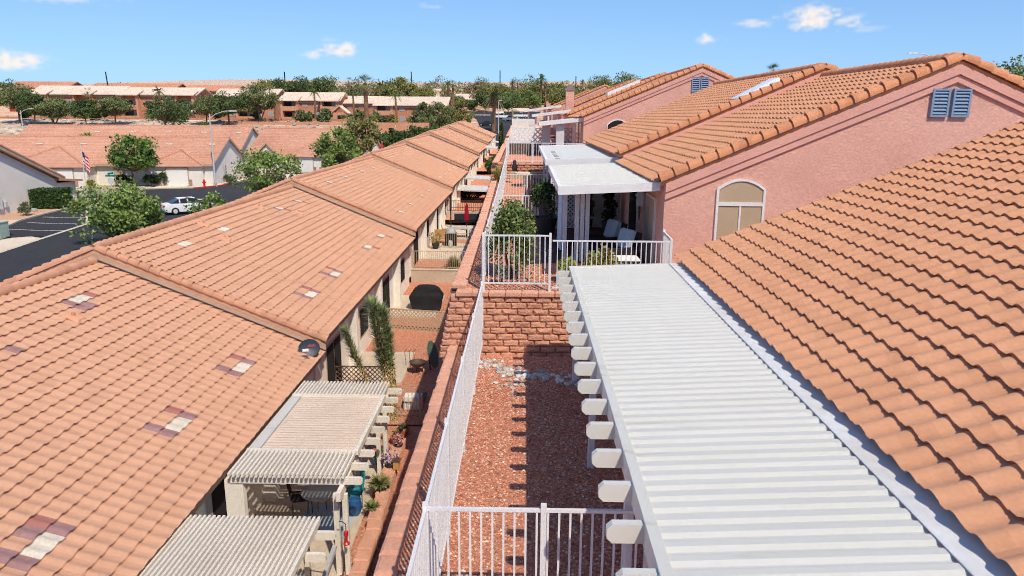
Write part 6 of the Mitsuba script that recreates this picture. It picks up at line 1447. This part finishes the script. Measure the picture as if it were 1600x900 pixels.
for k, (x, y, z, R, lab) in enumerate(((-68, 158, 5.0, 2.0, 'clipped green bush on the gravel slope behind the left roofs'), (-56.8, 152, 2.0, .9, 'small square bush on the gravel slope'), (-36.4, 128, 1.9, 2.0, 'yellowish bush behind the second white gable'), (-58, 190, 8.2, 1.0, 'round bush before the left stair of the middle apartments'), (-53.5, 190, 8.2, 1.1, 'green ball bush before the middle apartments'), (-46, 190, 8.2, 1.0, 'dark ball bush before the right stair of the middle apartments'), (-40.5, 128, 2, 1.7, 'second yellowish bush behind the second white gable'))):
    shrub(lab, x, y, z, (R, R, R*.85), 800, .16, [(.10, .15, .04), (.14, .18, .05)] if k not in (2, 6) else [(.26, .24, .08), (.2, .2, .07)], 240 + k, name='bush', cat='bush')
v, f, c = None, None, None

# the far-off wood along the skyline, read as one mass
def wood(name, label, spans, seed, cols):
    g = np.random.default_rng(seed); parts = []
    for (x0, x1, y0, y1, h0, h1, n) in spans:
        for k in range(n):
            x, y = g.uniform(x0, x1), g.uniform(y0, y1); zg = float(ground_z(x, y)); h = g.uniform(h0, h1); R = h*g.uniform(.38, .6)
            tone = np.asarray(cols)[g.integers(len(cols))]*g.uniform(.8, 1.25)
            for q in range(7):
                d = g.normal(size=3); d /= np.linalg.norm(d); c = np.array([x, y, zg + h*.58]) + d*np.array([R*.6, R*.6, h*.26])
                parts.append(leafball(60, (R*.5, R*.5, h*.2), c, seed*1000 + k*10 + q, .42, [tone, tone*1.15, tone*.85], shell=.2))
    put(name, leaf_shape(*join(parts)), label=label, cat='trees', kind='stuff')
WC = [(.12, .15, .05), (.15, .18, .06), (.20, .19, .06), (.10, .13, .045), (.18, .15, .08)]
wood('far_trees', 'low belt of far trees along the sandy skyline', [(-150, 90, 340, 470, 7, 13, 46), (-60, 70, 285, 335, 6, 11, 26), (-10, 60, 290, 400, 8, 14, 16)], 301, WC)
wood('far_trees', 'patches of far trees between the apartment roofs and the hill', [(-190, -60, 262, 300, 7, 11.5, 18), (-60, -28, 226, 246, 7, 10, 7), (-98, -62, 258, 290, 10, 12.5, 12), (-58, -28, 268, 300, 9.5, 12, 10), (-20, 0, 268, 286, 5, 8, 5), (-122, -58, 176, 183, 2.4, 4.0, 12), (-58, -24, 176, 184, 2.0, 3.4, 12)], 302, WC)
# ---------------------------------------------------------------- apartments, walls and hills beyond
def apartment(label, x0, y0, zb, W, bays, roof='roof_tan', wall='stucco_orange', D=12, he=5.5, hr=8.2, group='orange apartment blocks with tan roofs'):
    """bays: list of ('balcony'|'flat', width) along the front (-y)."""
    t = thing('apartment_block', label, 'apartment block', group)
    put('wall', MB().box(x0, x0 + W, y0 + 1.6, y0 + D, zb - 2, zb + he).shape(wall), t)
    x = x0
    for kind, w in bays:
        if kind == 'balcony':
            b = put('balcony_tower', MB().box(x, x + .55, y0, y0 + 1.6, zb - 1, zb + he).box(x + w - .55, x + w, y0, y0 + 1.6, zb - 1, zb + he).box(x + .55, x + w - .55, y0 + .0, y0 + .25, zb + 2.55, zb + 3.75).box(x + .55, x + w - .55, y0 + .25, y0 + 1.6, zb + 2.55, zb + 2.8).box(x + .55, x + w - .55, y0, y0 + .25, zb - 1, zb + .95).shape('stucco_orange_light'), t)
            for z in (zb + .1, zb + 2.9):
                put('window', MB().box(x + .7, x + w*.55, y0 + 1.54, y0 + 1.6, z, z + 2.1).shape('glass_dark'), b)
                put('window', MB().box(x + w*.6, x + w - .7, y0 + 1.54, y0 + 1.6, z + .7, z + 2.0).shape('glass_pale'), b)
            put('balcony_roof', MB().hexa(np.array([[x - .4, y0 - .7, zb + he - .05], [x + w + .4, y0 - .7, zb + he - .05], [x + w + .4, y0 + 3, zb + he + 1.25], [x - .4, y0 + 3, zb + he + 1.25], [x - .4, y0 - .7, zb + he + .15], [x + w + .4, y0 - .7, zb + he + .15], [x + w + .4, y0 + 3, zb + he + 1.5], [x - .4, y0 + 3, zb + he + 1.5]])).shape(roof), b)
        else:
            nn = max(1, int(w/2.6))
            for k in range(nn):
                xx = x + w*(k + .5)/nn
                for z in (zb + .9, zb + 3.6):
                    fr = put('window', MB().box(xx - .75, xx + .75, y0 + 1.50, y0 + 1.6, z, z + 1.5).shape('fascia_beige'), t)
                    put('pane', MB().box(xx - .66, xx - .03, y0 + 1.47, y0 + 1.5, z + .08, z + 1.42).shape('glass_pale'), fr); put('pane', MB().box(xx + .03, xx + .66, y0 + 1.47, y0 + 1.5, z + .08, z + 1.42).shape('glass_pale'), fr)
            put('eave_band', MB().box(x, x + w, y0 + 1.1, y0 + 1.58, zb + he - .5, zb + he + .3).shape('metal_brown'), t)
        x += w
    ym = y0 + D/2 + 1
    r = put('roof', MB().prism([(y0 + 1.0, zb + he + .3), (ym, zb + hr), (y0 + D + 1, zb + he), (y0 + D + 1, zb + he - .25), (ym, zb + hr - .3), (y0 + 1.0, zb + he + .05)], 0, x0 - .6, x0 + W + .6).shape(roof), t)
    for xa, xb in ((x0 + W - .2, x0 + W + .02), (x0 - .02, x0 + .2)): put('gable_wall', MB().prism([(y0 + 1.6, zb + he), (y0 + D, zb + he), (ym, zb + hr - .4)], 0, xa, xb).shape('stucco_ochre' if wall != 'stucco_orange' else wall), t)
    return t
B = 'balcony'; F = 'flat'
apartment('orange two-storey apartment block with balconies in the middle of the photo background', -65.2, 200, 8.2, 15.4, [(B, 4.7), (F, 6.0), (B, 4.7)], he=5.1, hr=7.6)
apartment('orange apartment wing behind the young palms, right of the middle block', -49.6, 205, 8.0, 9.4, [(F, 3), (F, 6.4)], he=4.7, hr=7.0)
apartment('orange apartment block with one balcony tower right of the tall fan palm', -40.0, 200, 7.2, 19.0, [(B, 4.8), (F, 4.6), (F, 4.8), (B, 4.8)], he=5.0, hr=7.6)
apartment('orange apartment block half hidden by mesquites at far left', -133, 200, 8.2, 24, [(B, 5), (F, 7), (B, 5), (F, 7)], he=6.3, hr=8.9)
apartment('orange apartment block with pale roof behind the street lamp trees', -108.4, 200, 8.2, 20, [(B, 5), (F, 5), (F, 5), (B, 5)], he=6.3, hr=8.6)
apartment('tan roofed apartment block left of the middle orange block', -88, 212, 8.2, 17, [(F, 6), (B, 5), (F, 6)], he=6.3, hr=8.8)
apartment('red and ochre apartment block on the skyline at far left', -174, 250, 12.0, 20, [(F, 10), (F, 10)], roof='roof_far_red', wall='stucco_red', he=5.6, hr=8.2, D=14, group='red roofed blocks on the skyline')
apartment('ochre apartment block on the skyline behind the pale apartment roofs', -149, 255, 11.6, 29, [(F, 9), (F, 10), (F, 10)], roof='roof_far_red', wall='stucco_ochre', he=6.0, hr=8.4, D=14, group='red roofed blocks on the skyline')
apartment('red roofed block on the skyline left of the wooded mass', -118, 258, 11.4, 18, [(F, 9), (F, 9)], roof='roof_far_red', wall='stucco_red', he=5.8, hr=8.2, D=14, group='red roofed blocks on the skyline')
for (x, y, lab) in ((-50.2, 196, 'small gabled entrance hut at the right end of the middle apartments'), (-26.4, 199, 'small pale gabled hut at the right end of the right apartments'), (-91.5, 196, 'small gabled entrance hut among the mesquites')):
    t = thing('entrance_hut', lab, 'hut')
    put('wall', MB().box(x, x + 3.6, y, y + 3.2, 6.5, 10.4).shape('stucco_orange_light'), t)
    put('roof', MB().prism([(x - .5, 10.3), (x + 1.8, 12.2), (x + 4.1, 10.3), (x + 4.1, 10.1), (x + 1.8, 12.0), (x - .5, 10.1)], 1, y - .4, y + 3.4).shape('roof_tan'), t)
    put('door', MB().box(x + 1.2, x + 2.3, y - .06, y, 7.6, 9.7).shape('glass_dark'), t)
# orange garden wall on the slope, in panels between piers
t = thing('orange_garden_wall', 'long orange stucco wall below the left apartments', 'wall')
for k in range(26):
    x = -140 + 4.0*k
    put('panel', MB().box(x, x + 3.7, 184 + .0*k, 184.25, 6.8, 8.8).shape('stucco_orange'), t); put('pier', MB().box(x + 3.7, x + 4.0, 183.9, 184.35, 6.8, 8.95).shape('stucco_orange_light'), t)
t = thing('orange_garden_wall', 'orange stucco wall below the middle apartments', 'wall')
for k in range(12): put('panel', MB().box(-26 - 4*k, -22.2 - 4*k, 174, 174.25, 4.5, 8.15).shape('stucco_orange_light'), t)
xs = np.linspace(-150, -70, 40); ys = np.linspace(138, 186.5, 24)
struct('gravel_slope', sheet(xs, ys, lambda x, y: ground_z(x, y) + .05, 'slope_gravel'))
rg = np.random.default_rng(77)
o = MB(); 
vv, ff = rock_mesh(3, 1.0)
Ms = []
for k in range(420):
    x, y = rg.uniform(-120, -45), rg.uniform(150, 182); s = rg.uniform(.12, .42); Ms.append(rotz(rg.uniform(0, 6), x, y, float(ground_z(x, y)) + .1, s))
put('slope_rocks', ply(repeat_mesh(vv, ff, Ms), 'rock_grey', False), label='scattered grey rocks on the gravel slope below the orange wall', cat='rocks', kind='stuff')
# small houses and shade roofs on the far hillside
def hut(label, x, y, z, W, D, h, roof='roof_tan', wall='stucco_orange_light', hr=2.2, name='hillside_house'):
    t = thing(name, label, 'house')
    put('wall', MB().box(x, x + W, y, y + D, z - 2, z + h).shape(wall), t)
    put('roof', MB().prism([(y - .6, z + h - .1), (y + D/2, z + h + hr), (y + D + .6, z + h - .1), (y + D + .6, z + h - .4), (y + D/2, z + h + hr - .3), (y - .6, z + h - .4)], 0, x - .7, x + W + .7).shape(roof), t)
    for k in range(3): put('window', MB().box(x + W*(.15 + .3*k), x + W*(.30 + .3*k), y - .06, y, z + h*.35, z + h*.75).shape('glass_dark'), t)
    put('front_gable', MB().prism([(x + W*.3, z + h - .2), (x + W*.5, z + h + hr*.8), (x + W*.7, z + h - .2)], 1, y - .8, y + D/2).shape(roof), t)
    return t
hut('tan roofed house on the hillside left of the reddish tree', -34.5, 296, 11.4, 15, 10, 4.6, 'roof_tan', 'stucco_pink_trim')
hut('small tan house on the skyline left of the thin palms', -45, 330, 15, 14, 10, 4, 'roof_tan')
hut('pale house on the skyline behind the right apartments', -56, 340, 14, 16, 10, 4.6, 'roof_tan')
hut('pale flat house behind the pink chimneys', 28, 200, 10.3, 16, 10, 4.0, 'roof_tan', 'concrete', 1.6)
hut('pale roofed house left of the pink chimneys by the trees', 36, 252, 12, 14, 10, 5, 'roof_tan', 'concrete', 1.8)
hut('small orange building behind the parked pickups', -8, 276, 9, 9, 6, 2.6, 'roof_tan', 'stucco_orange_light', 1.0)
t = thing('shade_canopy', 'flat pale green carport roof beside the far road', 'carport')
put('roof', MB().box(-17.6, -12, 262, 268, 9.9, 10.15).shape('tile_cream'), t)
for x in (-17.2, -14.8, -12.4): put('post', MB().box(x - .12, x + .12, 262.5, 262.8, 7.9, 9.9).shape('metal_grey'), t)
t = thing('fabric_awning', 'small pale awning over the end of the far road', 'awning'); put('roof', MB().hexa(np.array([[-10.6, 262, 10.5], [-7.2, 262, 10.5], [-7.2, 264, 11.0], [-10.6, 264, 11.0], [-10.6, 262, 10.7], [-7.2, 262, 10.7], [-7.2, 264, 11.3], [-10.6, 264, 11.3]])).shape('tile_cream'), t)
for x in (-10.3, -7.5): put('post', MB().box(x - .1, x + .1, 262.2, 262.4, 8.0, 10.5).shape('metal_grey'), t)
t = thing('cactus', 'tall pale columnar cactus at the edge of the far road', 'cactus'); put('column', MB().tube([(-1.75, 110, 4), (-1.75, 110, 10.4), (-1.75, 110, 10.9)], [.13, .13, .05], 10).shape(mat('cactus', (.24, .24, .12), .9), 40), t)
poles = [(-144.5, 260, 8, 15.6, 'leaning dark utility pole on the skyline at left'), (-83.2, 262, 10, 14.1, 'dark utility pole above the wooded mass'), (-44.9, 300, 12, 14.5, 'dark utility pole above the olive tree clump'), (-10.8, 330, 13, 15.9, 'tall thin dark pole in the middle of the skyline'), (22.1, 330, 14, 12.7, 'thin dark pole left of the skyline palms')]
for x, y, z, h, lab in poles:
    t = thing('utility_pole', lab, 'utility pole'); put('pole', MB().tube([(x + (.9 if 'lean' in lab else 0), y, z), (x, y, z + h)], [.28, .2], 7).shape('metal_black'), t)
xs = np.linspace(-2600, 2600, 90); ys = np.linspace(620, 1500, 14)
def hill(x, y): return 19 + 27*np.sin(np.clip((y - 620)/880, 0, 1)*np.pi)*(1.0 + .16*np.sin(x*.004 + 2) + .09*np.sin(x*.013)) + (y - 620)*.01
struct('hill', sheet(xs, ys, hill, 'hill_far'))
